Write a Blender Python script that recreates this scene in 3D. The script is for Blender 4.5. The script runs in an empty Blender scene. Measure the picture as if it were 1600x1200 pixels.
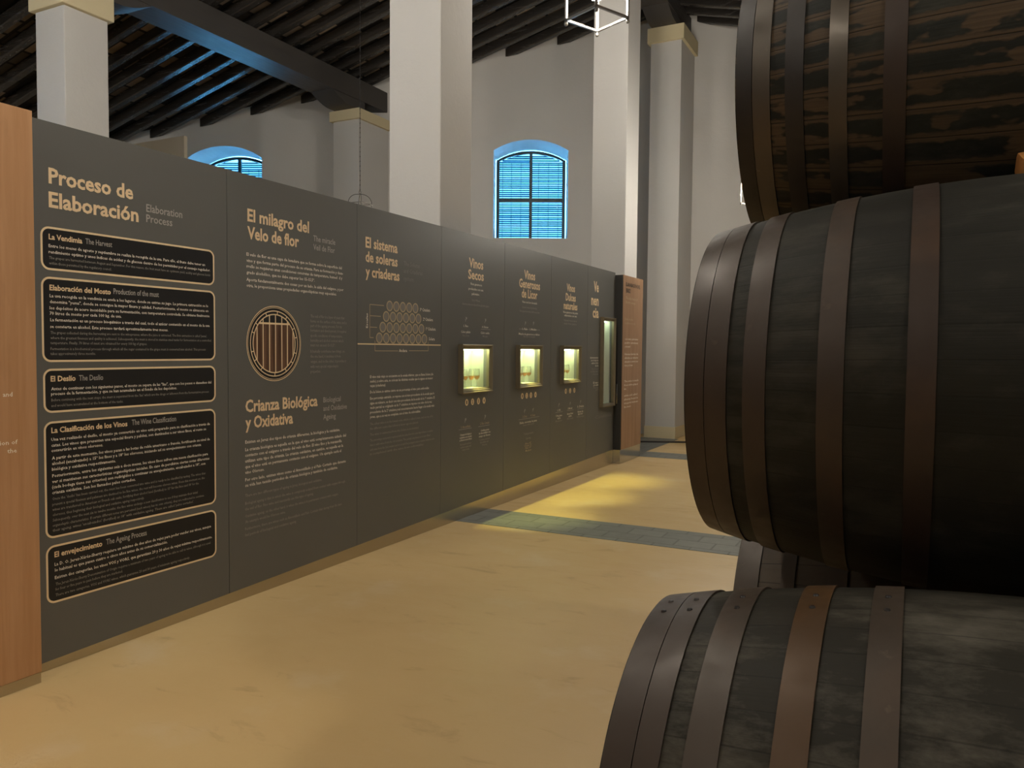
import bpy, bmesh, math, random
from mathutils import Vector, Matrix
SC = bpy.context.scene
COL = SC.collection
PI = math.pi

# ------------------------------------------------------------------ camera, world, exposure
cam_d = bpy.data.cameras.new('camera')
cam_d.sensor_width = 36.0
cam_d.lens = 1233.12 / 1600 * 36
cam_d.clip_start = 0.05
cam = bpy.data.objects.new('camera', cam_d)
COL.objects.link(cam)
yaw, pitch, roll = 0.471971558, -0.0442182, 0.00883665
fwd = Vector((-math.sin(yaw), math.cos(yaw), 0)); rgt = Vector((math.cos(yaw), math.sin(yaw), 0)); up = Vector((0, 0, 1))
f2 = fwd * math.cos(pitch) + up * math.sin(pitch)
u2 = up * math.cos(pitch) - fwd * math.sin(pitch)
r3 = rgt * math.cos(roll) + u2 * math.sin(roll)
u3 = u2 * math.cos(roll) - rgt * math.sin(roll)
M = Matrix((r3, u3, -f2)).transposed().to_4x4()
M.translation = Vector((3.50538, 0.0, 1.49481))
cam.matrix_world = M
SC.camera = cam

world = bpy.data.worlds.new('world')
SC.world = world
world.use_nodes = True
WB = world.node_tree.nodes['Background']
WN_ = world.node_tree.nodes; WL_ = world.node_tree.links
# overcast sky: bright zenith, dim horizon, pale ground
w_co = WN_.new('ShaderNodeTexCoord'); w_sep = WN_.new('ShaderNodeSeparateXYZ')
w_fac = WN_.new('ShaderNodeMapRange'); w_ramp = WN_.new('ShaderNodeValToRGB'); w_mul = WN_.new('ShaderNodeMath')
w_fac.inputs[1].default_value = -1.0; w_fac.inputs[2].default_value = 1.0
w_el = w_ramp.color_ramp.elements
for w_p, w_v in ((0.0, 0.20), (0.48, 0.20), (0.51, 0.0175), (0.67, 0.0175), (0.95, 1.0)):
    w_e = w_el[0] if w_p == 0.0 else (w_el[-1] if w_p == 0.95 else w_el.new(w_p))
    w_e.position = w_p; w_e.color = (w_v, w_v, w_v, 1)
w_mul.operation = 'MULTIPLY'; w_mul.inputs[1].default_value = 240.0
WL_.new(w_co.outputs['Generated'], w_sep.inputs[0]); WL_.new(w_sep.outputs['Z'], w_fac.inputs[0])
WL_.new(w_fac.outputs[0], w_ramp.inputs[0]); WL_.new(w_ramp.outputs[0], w_mul.inputs[0]); WL_.new(w_mul.outputs[0], WB.inputs['Strength'])
WB.inputs['Color'].default_value = (0.15, 0.54, 1.0, 1)      # cold daylight against the warm lamps
BULB_STRENGTH = 680.0
BULB_COLOR = (1.0, 0.925, 0.80, 1)
LED_STRENGTH = 90.0
SPOT_WATT = 150.0
SC.view_settings.view_transform = 'Standard'
SC.view_settings.look = 'None'
SC.view_settings.exposure = 0.0
SC.view_settings.gamma = 1.0
SC.view_settings.use_curve_mapping = False
SC.cycles.use_denoising = True
SC.cycles.max_bounces = 10
SC.cycles.diffuse_bounces = 5
SC.cycles.sample_clamp_indirect = 6.0
SC.cycles.caustics_reflective = False
SC.cycles.caustics_refractive = False

# ------------------------------------------------------------------ helpers: objects
def tag(o, label=None, cat=None, group=None, kind=None):
    if label: o['label'] = label
    if cat: o['category'] = cat
    if group: o['group'] = group
    if kind: o['kind'] = kind
    return o

def root(name, loc, label, cat, group=None, rotz=0.0):
    o = bpy.data.objects.new(name, None)
    COL.objects.link(o)
    o.empty_display_size = 0.1
    o.location = loc
    o.rotation_euler = (0, 0, rotz)
    return tag(o, label, cat, group)

def finish(bm, smooth=False):
    bmesh.ops.recalc_face_normals(bm, faces=bm.faces)
    if smooth:
        for f in bm.faces: f.smooth = True
    return bm

def obj(name, bm, mat, parent=None, off=(0, 0, 0), smooth=False, recalc=True, angle=None):
    """one mesh object; off = the world point that becomes the mesh origin"""
    if recalc: bmesh.ops.recalc_face_normals(bm, faces=bm.faces)
    if off != (0, 0, 0):
        bmesh.ops.translate(bm, verts=bm.verts, vec=Vector((-off[0], -off[1], -off[2])))
    me = bpy.data.meshes.new(name)
    bm.to_mesh(me); bm.free()
    if smooth:
        for p in me.polygons: p.use_smooth = True
        if angle:
            try: me.set_sharp_from_angle(angle=math.radians(angle))
            except Exception: pass
    for m in (mat if isinstance(mat, (list, tuple)) else [mat]): me.materials.append(m)
    o = bpy.data.objects.new(name, me)
    COL.objects.link(o)
    if parent: o.parent = parent
    return o

def single(name, bm, mat, label, cat, group=None, base=None, smooth=False, angle=None):
    """a thing that is one mesh; origin moved to base"""
    base = base or (0, 0, 0)
    o = obj(name, bm, mat, None, base, smooth, angle=angle)
    o.location = base
    return tag(o, label, cat, group)

def struct(name, bm, mat, smooth=False, parent=None):
    o = obj(name, bm, mat, parent, smooth=smooth)
    if not parent: o['kind'] = 'structure'
    return o

def copy_tree(o, parent=None):
    c = o.copy(); COL.objects.link(c)
    if parent: c.parent = parent
    for ch in list(o.children): copy_tree(ch, c)
    return c

# ------------------------------------------------------------------ helpers: shapes
def box(bm, x0, x1, y0, y1, z0, z1, bevel=0.0):
    v = [bm.verts.new(c) for c in ((x0,y0,z0),(x1,y0,z0),(x1,y1,z0),(x0,y1,z0),(x0,y0,z1),(x1,y0,z1),(x1,y1,z1),(x0,y1,z1))]
    fs = [bm.faces.new([v[i] for i in q]) for q in ((0,3,2,1),(4,5,6,7),(0,1,5,4),(1,2,6,5),(2,3,7,6),(3,0,4,7))]
    if bevel:
        es = {e for f in fs for e in f.edges}
        bmesh.ops.bevel(bm, geom=list(es), offset=bevel, segments=2, affect='EDGES', profile=0.6)
    return v

def BOX(*a, **k):
    bm = bmesh.new(); box(bm, *a, **k); return bm

def prism(pts, ext):
    """polygon (list of 3d points) extruded by vector ext, closed"""
    bm = bmesh.new()
    a = [bm.verts.new(p) for p in pts]
    b = [bm.verts.new(Vector(p) + Vector(ext)) for p in pts]
    bm.faces.new(a); bm.faces.new(list(reversed(b)))
    n = len(pts)
    for i in range(n):
        bm.faces.new([a[i], b[i], b[(i + 1) % n], a[(i + 1) % n]])
    return bm

def tube(bm, pts, r, segs=8, closed=False):
    pts = [Vector(p) for p in pts]
    n = len(pts); rings = []
    prev = None
    for i, p in enumerate(pts):
        if closed: t = pts[(i + 1) % n] - pts[i - 1]
        else: t = pts[min(i + 1, n - 1)] - pts[max(i - 1, 0)]
        t.normalize()
        if prev is None:
            a = t.orthogonal().normalized()
        else:
            a = (prev - t * prev.dot(t))
            a = a.normalized() if a.length > 1e-6 else t.orthogonal().normalized()
        prev = a
        b = t.cross(a)
        rings.append([bm.verts.new(p + (a * math.cos(2*PI*k/segs) + b * math.sin(2*PI*k/segs)) * r) for k in range(segs)])
    m = n if closed else n - 1
    for i in range(m):
        A, B = rings[i], rings[(i + 1) % n]
        for k in range(segs):
            bm.faces.new([A[k], A[(k+1) % segs], B[(k+1) % segs], B[k]])
    if not closed:
        bm.faces.new(list(reversed(rings[0]))); bm.faces.new(rings[-1])

def TUBE(pts, r, segs=8, closed=False):
    bm = bmesh.new(); tube(bm, pts, r, segs, closed); return bm

def lathe(bm, prof, segs=32, axis='z', c=(0, 0, 0), close=False):
    """prof: list of (radius, height) along axis; radius 0 makes a pole"""
    rings = []
    for r, h in prof:
        if r < 1e-6:
            p = (c[0], c[1], c[2] + h) if axis == 'z' else (c[0] + h, c[1], c[2])
            rings.append([bm.verts.new(p)])
        else:
            ring = []
            for k in range(segs):
                a = 2 * PI * k / segs
                if axis == 'z': p = (c[0] + r*math.cos(a), c[1] + r*math.sin(a), c[2] + h)
                else: p = (c[0] + h, c[1] + r*math.cos(a), c[2] + r*math.sin(a))
                ring.append(bm.verts.new(p))
            rings.append(ring)
    n = len(rings)
    for i in range(n if close else n - 1):
        A, B = rings[i], rings[(i + 1) % n]
        if len(A) == 1 and len(B) == 1: continue
        for k in range(segs):
            k2 = (k + 1) % segs
            if len(A) == 1: bm.faces.new([A[0], B[k], B[k2]])
            elif len(B) == 1: bm.faces.new([A[k], A[k2], B[0]])
            else: bm.faces.new([A[k], A[k2], B[k2], B[k]])

def LATHE(*a, **k):
    bm = bmesh.new(); lathe(bm, *a, **k); return bm

# ------------------------------------------------------------------ helpers: materials
class NT:
    def __init__(s, name):
        s.m = bpy.data.materials.new(name); s.m.use_nodes = True
        s.t = s.m.node_tree; s.t.nodes.clear()
        s.out = s.n('ShaderNodeOutputMaterial')
    def n(s, typ, ins=None, **props):
        nd = s.t.nodes.new(typ)
        for k, v in props.items(): setattr(nd, k, v)
        for k, v in (ins or {}).items(): s.set(nd, k, v)
        return nd
    def set(s, nd, k, v):
        sock = nd.inputs[k]
        if hasattr(v, 'links') or isinstance(v, bpy.types.NodeSocket): s.t.links.new(v, sock)
        else:
            if sock.type == 'RGBA' and len(v) == 3: v = (*v, 1)
            sock.default_value = v
    def math(s, op, a, b=0.0, c=0.0, clamp=False):
        return s.n('ShaderNodeMath', {0: a, 1: b, 2: c}, operation=op, use_clamp=clamp).outputs[0]
    def mix(s, f, a, b, blend='MIX'):
        nd = s.n('ShaderNodeMix', data_type='RGBA', blend_type=blend)
        s.set(nd, 0, f); s.set(nd, 6, a); s.set(nd, 7, b)
        return nd.outputs[2]
    def noise(s, vec, scale, detail=4, rough=0.55, dist=0.0):
        nd = s.n('ShaderNodeTexNoise', {'Scale': scale, 'Detail': detail, 'Roughness': rough, 'Distortion': dist})
        if vec is not None: s.set(nd, 'Vector', vec)
        return nd.outputs['Fac']
    def ramp(s, fac, stops):
        nd = s.n('ShaderNodeValToRGB', {'Fac': fac})
        el = nd.color_ramp.elements
        while len(el) > 1: el.remove(el[-1])
        el[0].position = stops[0][0]; el[0].color = (*stops[0][1], 1) if len(stops[0][1]) == 3 else stops[0][1]
        for p, c in stops[1:]:
            e = el.new(p); e.color = (*c, 1)
        return nd.outputs['Color']
    def remap(s, v, a, b, c=0.0, d=1.0):
        return s.n('ShaderNodeMapRange', {0: v, 1: a, 2: b, 3: c, 4: d}).outputs[0]
    def coords(s, kind='Object', scale=(1, 1, 1), loc=(0, 0, 0)):
        tc = s.n('ShaderNodeTexCoord')
        return s.n('ShaderNodeMapping', {'Vector': tc.outputs[kind], 'Scale': scale, 'Location': loc}).outputs[0]
    def bump(s, h, strength=0.3, dist=0.01):
        return s.n('ShaderNodeBump', {'Height': h, 'Strength': strength, 'Distance': dist}).outputs[0]
    def bsdf(s, color, rough=0.5, metal=0.0, normal=None, spec=0.5, **kw):
        b = s.n('ShaderNodeBsdfPrincipled')
        s.set(b, 'Base Color', color); s.set(b, 'Roughness', rough); s.set(b, 'Metallic', metal)
        s.set(b, 'Specular IOR Level', spec)
        if normal is not None: s.set(b, 'Normal', normal)
        for k, v in kw.items(): s.set(b, k, v)
        s.t.links.new(b.outputs[0], s.out.inputs[0])
        return s.m

def srgb(r, g, b):
    f = lambda c: (c / 255 / 12.92) if c <= 10 else ((c / 255 + 0.055) / 1.055) ** 2.4
    return (f(r), f(g), f(b))

def plain(name, color, rough=0.5, metal=0.0, var=0.12, scale=9.0, spec=0.5):
    t = NT(name)
    n = t.noise(t.coords(), scale)
    dark = tuple(c * (1 - var) for c in color); lite = tuple(min(1, c * (1 + var)) for c in color)
    return t.bsdf(t.mix(n, dark, lite), rough, metal, t.bump(n, 0.05, 0.003), spec)

def plaster(name, color, var=0.06, bump=0.35):
    t = NT(name); co = t.coords()
    n = t.noise(co, 1.3, 5); m = t.noise(co, 14, 6, 0.65)
    c = t.mix(n, tuple(x * (1 - var) for x in color), tuple(min(1, x * (1 + var)) for x in color))
    return t.bsdf(c, 0.85, 0, t.bump(m, bump, 0.012), 0.25)

M_WALL = plaster('white_plaster', (0.53, 0.52, 0.505))
M_CREAM = plaster('cream_plaster', (0.60, 0.52, 0.34), 0.04, 0.15)
M_PART = plaster('beige_partition', (0.48, 0.43, 0.34), 0.03, 0.05)

def mk_floor():
    t = NT('polished_floor'); co = t.coords()
    big = t.noise(co, 0.55, 4, 0.55)
    mid = t.noise(t.coords(scale=(1.0, 2.2, 1)), 2.6, 6, 0.62, 0.6)
    fine = t.noise(co, 40, 3)
    c = t.ramp(big, [(0.3, (0.60, 0.415, 0.188)), (0.7, (0.70, 0.508, 0.245))])
    scuff = t.remap(mid, 0.60, 0.78)
    c = t.mix(t.math('MULTIPLY', scuff, 0.7), c, (0.40, 0.255, 0.12))
    pale = t.remap(t.noise(t.coords(loc=(7, 3, 0)), 1.9, 5), 0.58, 0.75)
    c = t.mix(t.math('MULTIPLY', pale, 0.5), c, (0.72, 0.60, 0.40))
    spots = t.remap(t.noise(t.coords(loc=(2, 9, 0)), 9, 2), 0.78, 0.80)
    c = t.mix(t.math('MULTIPLY', spots, 0.6), c, (0.25, 0.16, 0.08))
    r = t.remap(mid, 0.3, 0.8, 0.30, 0.5)
    return t.bsdf(c, r, 0, t.bump(t.math('ADD', fine, t.math('MULTIPLY', mid, 2.0)), 0.06, 0.01), 0.45)
M_FLOOR = mk_floor()

def mk_paver():
    t = NT('slate_pavers'); co = t.coords()
    b = t.n('ShaderNodeTexBrick', {'Vector': co, 'Color1': (0.15, 0.16, 0.15, 1), 'Color2': (0.22, 0.225, 0.205, 1), 'Mortar': (0.06, 0.06, 0.055, 1),
            'Scale': 1.0, 'Mortar Size': 0.008, 'Brick Width': 0.29, 'Row Height': 0.197})
    n = t.noise(co, 12, 5)
    c = t.mix(0.5, b.outputs['Color'], t.mix(n, (0.10, 0.11, 0.10), (0.28, 0.28, 0.25)))
    return t.bsdf(c, 0.5, 0, t.bump(t.math('SUBTRACT', n, t.math('MULTIPLY', b.outputs['Fac'], 1.5)), 0.25, 0.008), 0.4)
M_PAVER = mk_paver()

M_BOARD = plain('charcoal_board', (0.122, 0.123, 0.117), 0.40, 0, 0.05, 3.0, 0.5)
M_BLACK = plain('black_print', (0.012, 0.012, 0.013), 0.38, 0, 0.1, 4.0, 0.45)
M_SEAM = plain('dark_board_edge', (0.016, 0.015, 0.013), 0.6)
M_GOLD = plain('gold_ink', (0.86, 0.66, 0.42), 0.5, 0, 0.03)
M_BORDER = plain('pale_gold_ink', (0.88, 0.70, 0.45), 0.5, 0, 0.03)
M_BODY = plain('ivory_ink', (0.90, 0.84, 0.74), 0.5, 0, 0.03)
M_SUB = plain('grey_ink', (0.42, 0.405, 0.38), 0.5, 0, 0.03)
M_ENG = plain('dark_grey_ink', (0.32, 0.305, 0.28), 0.5, 0, 0.03)
M_DIM = plain('faint_grey_ink', (0.22, 0.215, 0.205), 0.5, 0, 0.03)
M_TAN = plain('tan_ink', (0.50, 0.40, 0.26), 0.5, 0, 0.03)
M_PLINTH = plain('brushed_plinth_metal', (0.50, 0.45, 0.37), 0.26, 0.95, 0.06, 3)
M_STEEL = plain('polished_plinth_steel', (0.52, 0.52, 0.50), 0.16, 0.95, 0.04, 3)
M_FRAME = plain('bronze_frame', (0.21, 0.175, 0.12), 0.35, 0.55, 0.12, 20)
M_NICHE = plain('niche_lining', (0.74, 0.78, 0.66), 0.6, 0, 0.03)
M_IRON = plain('black_iron', (0.030, 0.027, 0.026), 0.45, 0.5, 0.2, 30)
M_WHITEIRON = plain('pale_lantern_iron', (0.22, 0.20, 0.18), 0.4, 0.35, 0.1, 30)
M_GREEN = plain('dark_green_paint', (0.012, 0.035, 0.038), 0.4, 0, 0.15, 20)
def mk_blind():
    t = NT('blind_slats'); n = t.noise(t.coords(), 18)
    d = t.n('ShaderNodeBsdfDiffuse', {'Color': t.mix(n, (0.05, 0.16, 0.20), (0.10, 0.22, 0.26))})
    tr = t.n('ShaderNodeBsdfTranslucent', {'Color': t.mix(n, (0.03, 0.10, 0.13), (0.06, 0.15, 0.18))})
    mx = t.n('ShaderNodeMixShader', {0: 0.6, 1: d.outputs[0], 2: tr.outputs[0]})
    t.t.links.new(mx.outputs[0], t.out.inputs[0])
    return t.m
M_BLIND = mk_blind()
M_LOWTRIM = plain('dark_floor_trim', (0.02, 0.016, 0.012), 0.5)

def mk_wood(name, a, b, gloss=0.42):
    t = NT(name)
    g = t.noise(t.coords(scale=(14, 14, 0.7)), 2.2, 6, 0.6, 0.4)
    k = t.noise(t.coords(scale=(3, 3, 1.2)), 2.0, 4)
    c = t.mix(t.remap(g, 0.3, 0.7), a, b)
    c = t.mix(t.math('MULTIPLY', t.remap(k, 0.62, 0.8), 0.35), c, tuple(x * 0.55 for x in a))
    return t.bsdf(c, gloss, 0, t.bump(g, 0.04, 0.003), 0.4)
M_PEAR = mk_wood('pear_wood', (0.46, 0.245, 0.115), (0.56, 0.32, 0.17))
M_PEAR2 = mk_wood('red_pear_wood', (0.30, 0.17, 0.095), (0.42, 0.26, 0.16))

def mk_beam(name, a, b, rough=0.35, sc=(6, 0.6, 6), bump=0.15):
    t = NT(name)
    g = t.noise(t.coords(scale=sc), 4, 6, 0.65, 0.5)
    c = t.mix(g, a, b)
    return t.bsdf(c, t.remap(g, 0.3, 0.8, rough - 0.08, rough + 0.14), 0, t.bump(g, bump, 0.01), 0.5)
M_BEAM = mk_beam('old_black_beam', (0.026, 0.023, 0.021), (0.062, 0.055, 0.050), 0.5)
M_RAFTER = mk_beam('tarred_rafter', (0.020, 0.018, 0.017), (0.055, 0.050, 0.046), 0.22, (0.5, 5, 5), 0.015)

def mk_deck():
    t = NT('roof_bricks'); co = t.coords()
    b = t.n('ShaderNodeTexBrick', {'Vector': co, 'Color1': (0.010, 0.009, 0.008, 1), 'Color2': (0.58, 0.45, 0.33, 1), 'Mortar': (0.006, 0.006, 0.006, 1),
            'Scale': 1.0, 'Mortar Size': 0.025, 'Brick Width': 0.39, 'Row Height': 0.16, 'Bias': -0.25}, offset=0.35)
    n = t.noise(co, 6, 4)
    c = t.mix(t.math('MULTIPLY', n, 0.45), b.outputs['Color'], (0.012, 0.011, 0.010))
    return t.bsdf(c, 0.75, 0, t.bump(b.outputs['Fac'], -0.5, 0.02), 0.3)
M_DECK = mk_deck()

def emit(name, color, strength):
    t = NT(name)
    e = t.n('ShaderNodeEmission', {'Color': color, 'Strength': strength})
    t.t.links.new(e.outputs[0], t.out.inputs[0])
    return t.m
M_BULB = emit('lit_bulb', BULB_COLOR, BULB_STRENGTH)
M_BULB_SOFT = emit('dimmed_bulb', BULB_COLOR, BULB_STRENGTH * 0.50)
M_BULB_BRIGHT = emit('bright_bulb', BULB_COLOR, BULB_STRENGTH * 2.6)
M_BULB_OFF = plain('unlit_frosted_bulb', (0.45, 0.43, 0.40), 0.4)
M_LED_DIM = emit('dim_led_strip', (0.85, 1.0, 0.75, 1), LED_STRENGTH * 0.3)
M_LED = emit('led_strip', (0.93, 1.0, 0.52, 1), LED_STRENGTH)

def mk_glass(name, tint, gloss=0.09):
    t = NT(name)
    k = 0.45 if gloss > 0 else 0.04
    tr = t.n('ShaderNodeBsdfTransparent', {'Color': (*tint, 1)})
    gl = t.n('ShaderNodeBsdfGlossy', {'Color': (1, 1, 1, 1), 'Roughness': 0.03})
    lw = t.n('ShaderNodeLayerWeight', {'Blend': 0.35})
    f = t.math('ADD', t.math('MULTIPLY', lw.outputs['Facing'], k), gloss * 0.4, clamp=True)
    mx = t.n('ShaderNodeMixShader', {0: f, 1: tr.outputs[0], 2: gl.outputs[0]})
    t.t.links.new(mx.outputs[0], t.out.inputs[0])
    return t.m
M_PANE = mk_glass('display_glass', (0.97, 0.99, 0.97), 0.02)
M_WINPANE = mk_glass('window_glass', (0.95, 0.98, 0.98), 0.0)
def mk_lit_glass(name, tint, lit_tone, base, edge):
    t = NT(name)
    tr = t.n('ShaderNodeBsdfTransparent', {'Color': (*tint, 1)})
    df = t.n('ShaderNodeBsdfTranslucent', {'Color': (*lit_tone, 1)})
    dd = t.n('ShaderNodeBsdfDiffuse', {'Color': (*lit_tone, 1)})
    ad = t.n('ShaderNodeMixShader', {0: 0.5, 1: df.outputs[0], 2: dd.outputs[0]})
    lw = t.n('ShaderNodeLayerWeight', {'Blend': 0.3})
    f = t.math('ADD', t.math('MULTIPLY', lw.outputs['Facing'], edge), base, clamp=True)  # diffuse tone, strongest at grazing edges, stands in for light in the glass
    mx = t.n('ShaderNodeMixShader', {0: f, 1: tr.outputs[0], 2: ad.outputs[0]})
    t.t.links.new(mx.outputs[0], t.out.inputs[0])
    return t.m
M_GLASS = mk_lit_glass('clear_glass', (0.96, 0.97, 0.95), (0.92, 0.95, 0.90), 0.06, 0.5)
M_WINE = mk_lit_glass('amber_wine', (0.95, 0.58, 0.08), (0.95, 0.55, 0.06), 0.3, 0.3)

def mk_staves(name, dark, brown, peel=0.0, seed=0.0, n_st=44, rb=0.424, dust=0.25, groove=1.0):
    t = NT(name)
    tc = t.n('ShaderNodeTexCoord')
    sep = t.n('ShaderNodeSeparateXYZ', {0: tc.outputs['Object']})
    ang = t.math('ARCTAN2', sep.outputs[1], t.math('SUBTRACT', sep.outputs[2], rb))
    st = t.math('MULTIPLY', ang, n_st / (2 * PI))
    sid = t.math('FLOOR', st); fr = t.math('FRACT', st)
    edge = t.math('MINIMUM', fr, t.math('SUBTRACT', 1.0, fr))                      # 0 at stave joints
    vec = t.n('ShaderNodeCombineXYZ', {0: t.math('MULTIPLY', sep.outputs[0], 1.0), 1: t.math('MULTIPLY', st, 0.13), 2: t.math('ADD', t.math('MULTIPLY', sid, 1.37), seed)}).outputs[0]
    vec2 = t.n('ShaderNodeCombineXYZ', {0: sep.outputs[0], 1: t.math('MULTIPLY', st, 0.13), 2: seed}).outputs[0]
    wn = t.n('ShaderNodeTexWhiteNoise', {'Vector': t.n('ShaderNodeCombineXYZ', {0: sid, 1: seed, 2: 3.0}).outputs[0]}).outputs['Value']
    big = t.noise(vec2, 3.2, 5, 0.6)
    grain = t.noise(t.n('ShaderNodeCombineXYZ', {0: t.math('MULTIPLY', sep.outputs[0], 0.6), 1: t.math('MULTIPLY', st, 1.6), 2: seed}).outputs[0], 5, 6, 0.65)
    c = t.mix(t.remap(big, 0.35, 0.7), dark, tuple(x * 1.9 for x in dark))
    c = t.mix(t.math('MULTIPLY', wn, 0.4), c, tuple(x * 0.55 for x in dark))
    c = t.mix(t.math('MULTIPLY', t.remap(t.math('ADD', t.math('MULTIPLY', big, 0.6), t.math('MULTIPLY', t.noise(vec2, 13, 5, 0.7), 0.4)), 0.50, 0.66), dust), c, (0.085, 0.078, 0.062))
    if peel:
        patch = t.noise(vec, 8.5, 3, 0.5)
        wob = t.math('ADD', edge, t.math('MULTIPLY', t.math('SUBTRACT', t.noise(vec2, 26, 4), 0.5), 0.34))
        bare = t.math('MAXIMUM', t.remap(wob, 0.20, 0.12), t.remap(patch, 0.54, 0.575))
        tone = t.mix(t.remap(grain, 0.3, 0.7), tuple(x * 0.55 for x in brown), brown)
        c = t.mix(t.math('MULTIPLY', bare, peel), c, tone)
    joint = t.math('MAXIMUM', t.remap(edge, 0.0, 0.03), 1.0 - groove)
    c = t.mix(joint, tuple(x * 0.35 for x in dark), c)
    h = t.math('ADD', t.math('MULTIPLY', joint, 1.0), t.math('MULTIPLY', grain, 0.6))
    return t.bsdf(c, t.remap(big, 0.3, 0.8, 0.55, 0.75), 0, t.bump(h, 0.28, 0.004), 0.22)

def mk_hoop(name, color, seed=0.0, rust=(0.10, 0.048, 0.018), rust_amt=0.25, rough=0.5, metal=0.25):
    t = NT(name); co = t.coords(loc=(seed, seed * 0.7, 0))
    n = t.noise(co, 5, 5); m = t.noise(co, 22, 4)
    c = t.mix(n, tuple(x * 0.75 for x in color), tuple(x * 1.3 for x in color))
    c = t.mix(t.math('MULTIPLY', t.remap(n, 0.52, 0.75), rust_amt), c, rust)
    c = t.mix(t.math('MULTIPLY', t.remap(m, 0.68, 0.76), 0.35), c, tuple(min(1, x * 2.6) for x in color))
    return t.bsdf(c, t.remap(m, 0.3, 0.8, rough - 0.08, rough + 0.12), metal, t.bump(m, 0.08, 0.003), 0.45)
M_CORK = plain('orange_cork_wood', (0.50, 0.22, 0.06), 0.7, 0, 0.35, 40)
M_BULBCAP = plain('lamp_socket', (0.35, 0.32, 0.26), 0.5)
# ------------------------------------------------------------------ the room
XL, XR, YB = -10.2, 8.0, -5.0
W0x, W0y, WS = -0.08, 13.95, 0.48            # the far wall runs askew: y = W0y + WS*(x-W0x)
WU = Vector((0.9015, 0.4328, 0)); WN = Vector((0.4328, -0.9015, 0))   # along it, and into the room
RIDGE = -0.35
def yw(x): return W0y + WS * (x - W0x)
def zb(x): return 7.385 + 0.250 * x if x < RIDGE else 7.2975 - 0.245 * (x - RIDGE)   # underside of the rafters
DECK = 0.17

floor = struct('floor', prism([(XL-.6, YB-.3, 0), (XR+.3, YB-.3, 0), (XR+.3, yw(XR)+.9, 0), (XL-.6, yw(XL)+.9, 0)], (0, 0, -0.2)), M_FLOOR)
def strip(n, x0, x1, y0, y1, z=0.003):
    struct('trim_%d' % n, BOX(x0, x1, y0, y1, 0.0005, z), M_PAVER)
strip(1, -0.005, XR, 5.83, 6.42)
strip(2, -0.005, XR, 10.67, 11.23)
strip(3, -0.72, -0.006, 10.67, 13.05, 0.004)
# low dark threshold across the far end of the aisle, parallel to the skew wall
b = BOX(-0.6, 3.2, -0.025, 0.025, 0.0, 0.022)
o = struct('trim_4', b, M_LOWTRIM)
o.location = (-0.02, 12.50, 0.004); o.rotation_euler = (0, 0, math.atan(0.50))

def arch_pts(u0, u1, z0, zs, zc, n=16):
    """window outline: sill, jambs and a segmental head"""
    w = (u1 - u0) / 2; h = zc - zs; R = (w*w + h*h) / (2*h); cu = (u0 + u1) / 2; cz = zc - R
    a = math.asin(w / R)
    pts = [(u0, z0), (u1, z0)]
    for k in range(n + 1):
        t = a - 2*a*k/n
        pts.append((cu + R*math.sin(t), cz + R*math.cos(t)))
    return pts

def wall_with_holes(name, P, outer, holes, thick, mat):
    """P(u, z, d): wall coordinates -> world, d = depth behind the inner face"""
    bm = bmesh.new()
    loops = []; edges = []
    for pts in [outer] + holes:
        vs = [bm.verts.new(P(u, z, 0)) for u, z in pts]
        loops.append(vs)
        edges += [bm.edges.new((vs[i], vs[(i+1) % len(vs)])) for i in range(len(vs))]
    bmesh.ops.triangle_fill(bm, use_beauty=True, use_dissolve=False, edges=edges)
    front = list(bm.faces)
    geom = bmesh.ops.extrude_face_region(bm, geom=front)['geom']
    vs = [g for g in geom if isinstance(g, bmesh.types.BMVert)]
    d = Vector(P(0, 0, thick)) - Vector(P(0, 0, 0))
    bmesh.ops.translate(bm, verts=vs, vec=d)
    return struct(name, bm, mat)

PW = lambda u, z, d: tuple(Vector((W0x, W0y, z)) + WU * u - WN * d)
u_of = lambda x: (x - W0x) / 0.9015
WIN1 = (-3.510, -2.190, 3.468, 5.008, 5.197)
WIN2 = (-8.985, -7.650, 3.33, 4.865, 5.072)
top = DECK + 0.02
outer = [(u_of(XL), 0), (u_of(XR), 0), (u_of(XR), zb(XR)+top), (u_of(RIDGE), zb(RIDGE)+top), (u_of(XL), zb(XL)+top)]
wall_far = wall_with_holes('wall_far', PW, outer, [arch_pts(*WIN1), arch_pts(*WIN2)], 0.9, M_WALL)
PL = lambda u, z, d: (XL - d, u, z)
WIN_UNSEEN = (-1.6, 0.6, 1.2, 3.8, 4.05)  # side window out of view, added to bring daylight onto the far wall
outer = [(YB, 0), (yw(XL)-.01, 0), (yw(XL)-.01, zb(XL)+top), (YB, zb(XL)+top)]
wall_left = wall_with_holes('wall_left', PL, outer, [arch_pts(*WIN_UNSEEN)], 0.5, M_WALL)
struct('wall_right', prism([(XR, YB, 0), (XR, yw(XR)-.01, 0), (XR, yw(XR)-.01, zb(XR)+top), (XR, YB, zb(XR)+top)], (0.25, 0, 0)), M_WALL)
struct('wall_back', prism([(XL, YB, 0), (XR, YB, 0), (XR, YB, zb(XR)+top), (RIDGE, YB, zb(RIDGE)+top), (XL, YB, zb(XL)+top)], (0, -0.25, 0)), M_WALL)
struct('wall_partition', BOX(-10.15, -6.28, 8.36, 8.42, 0, 4.625), M_PART)

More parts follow.
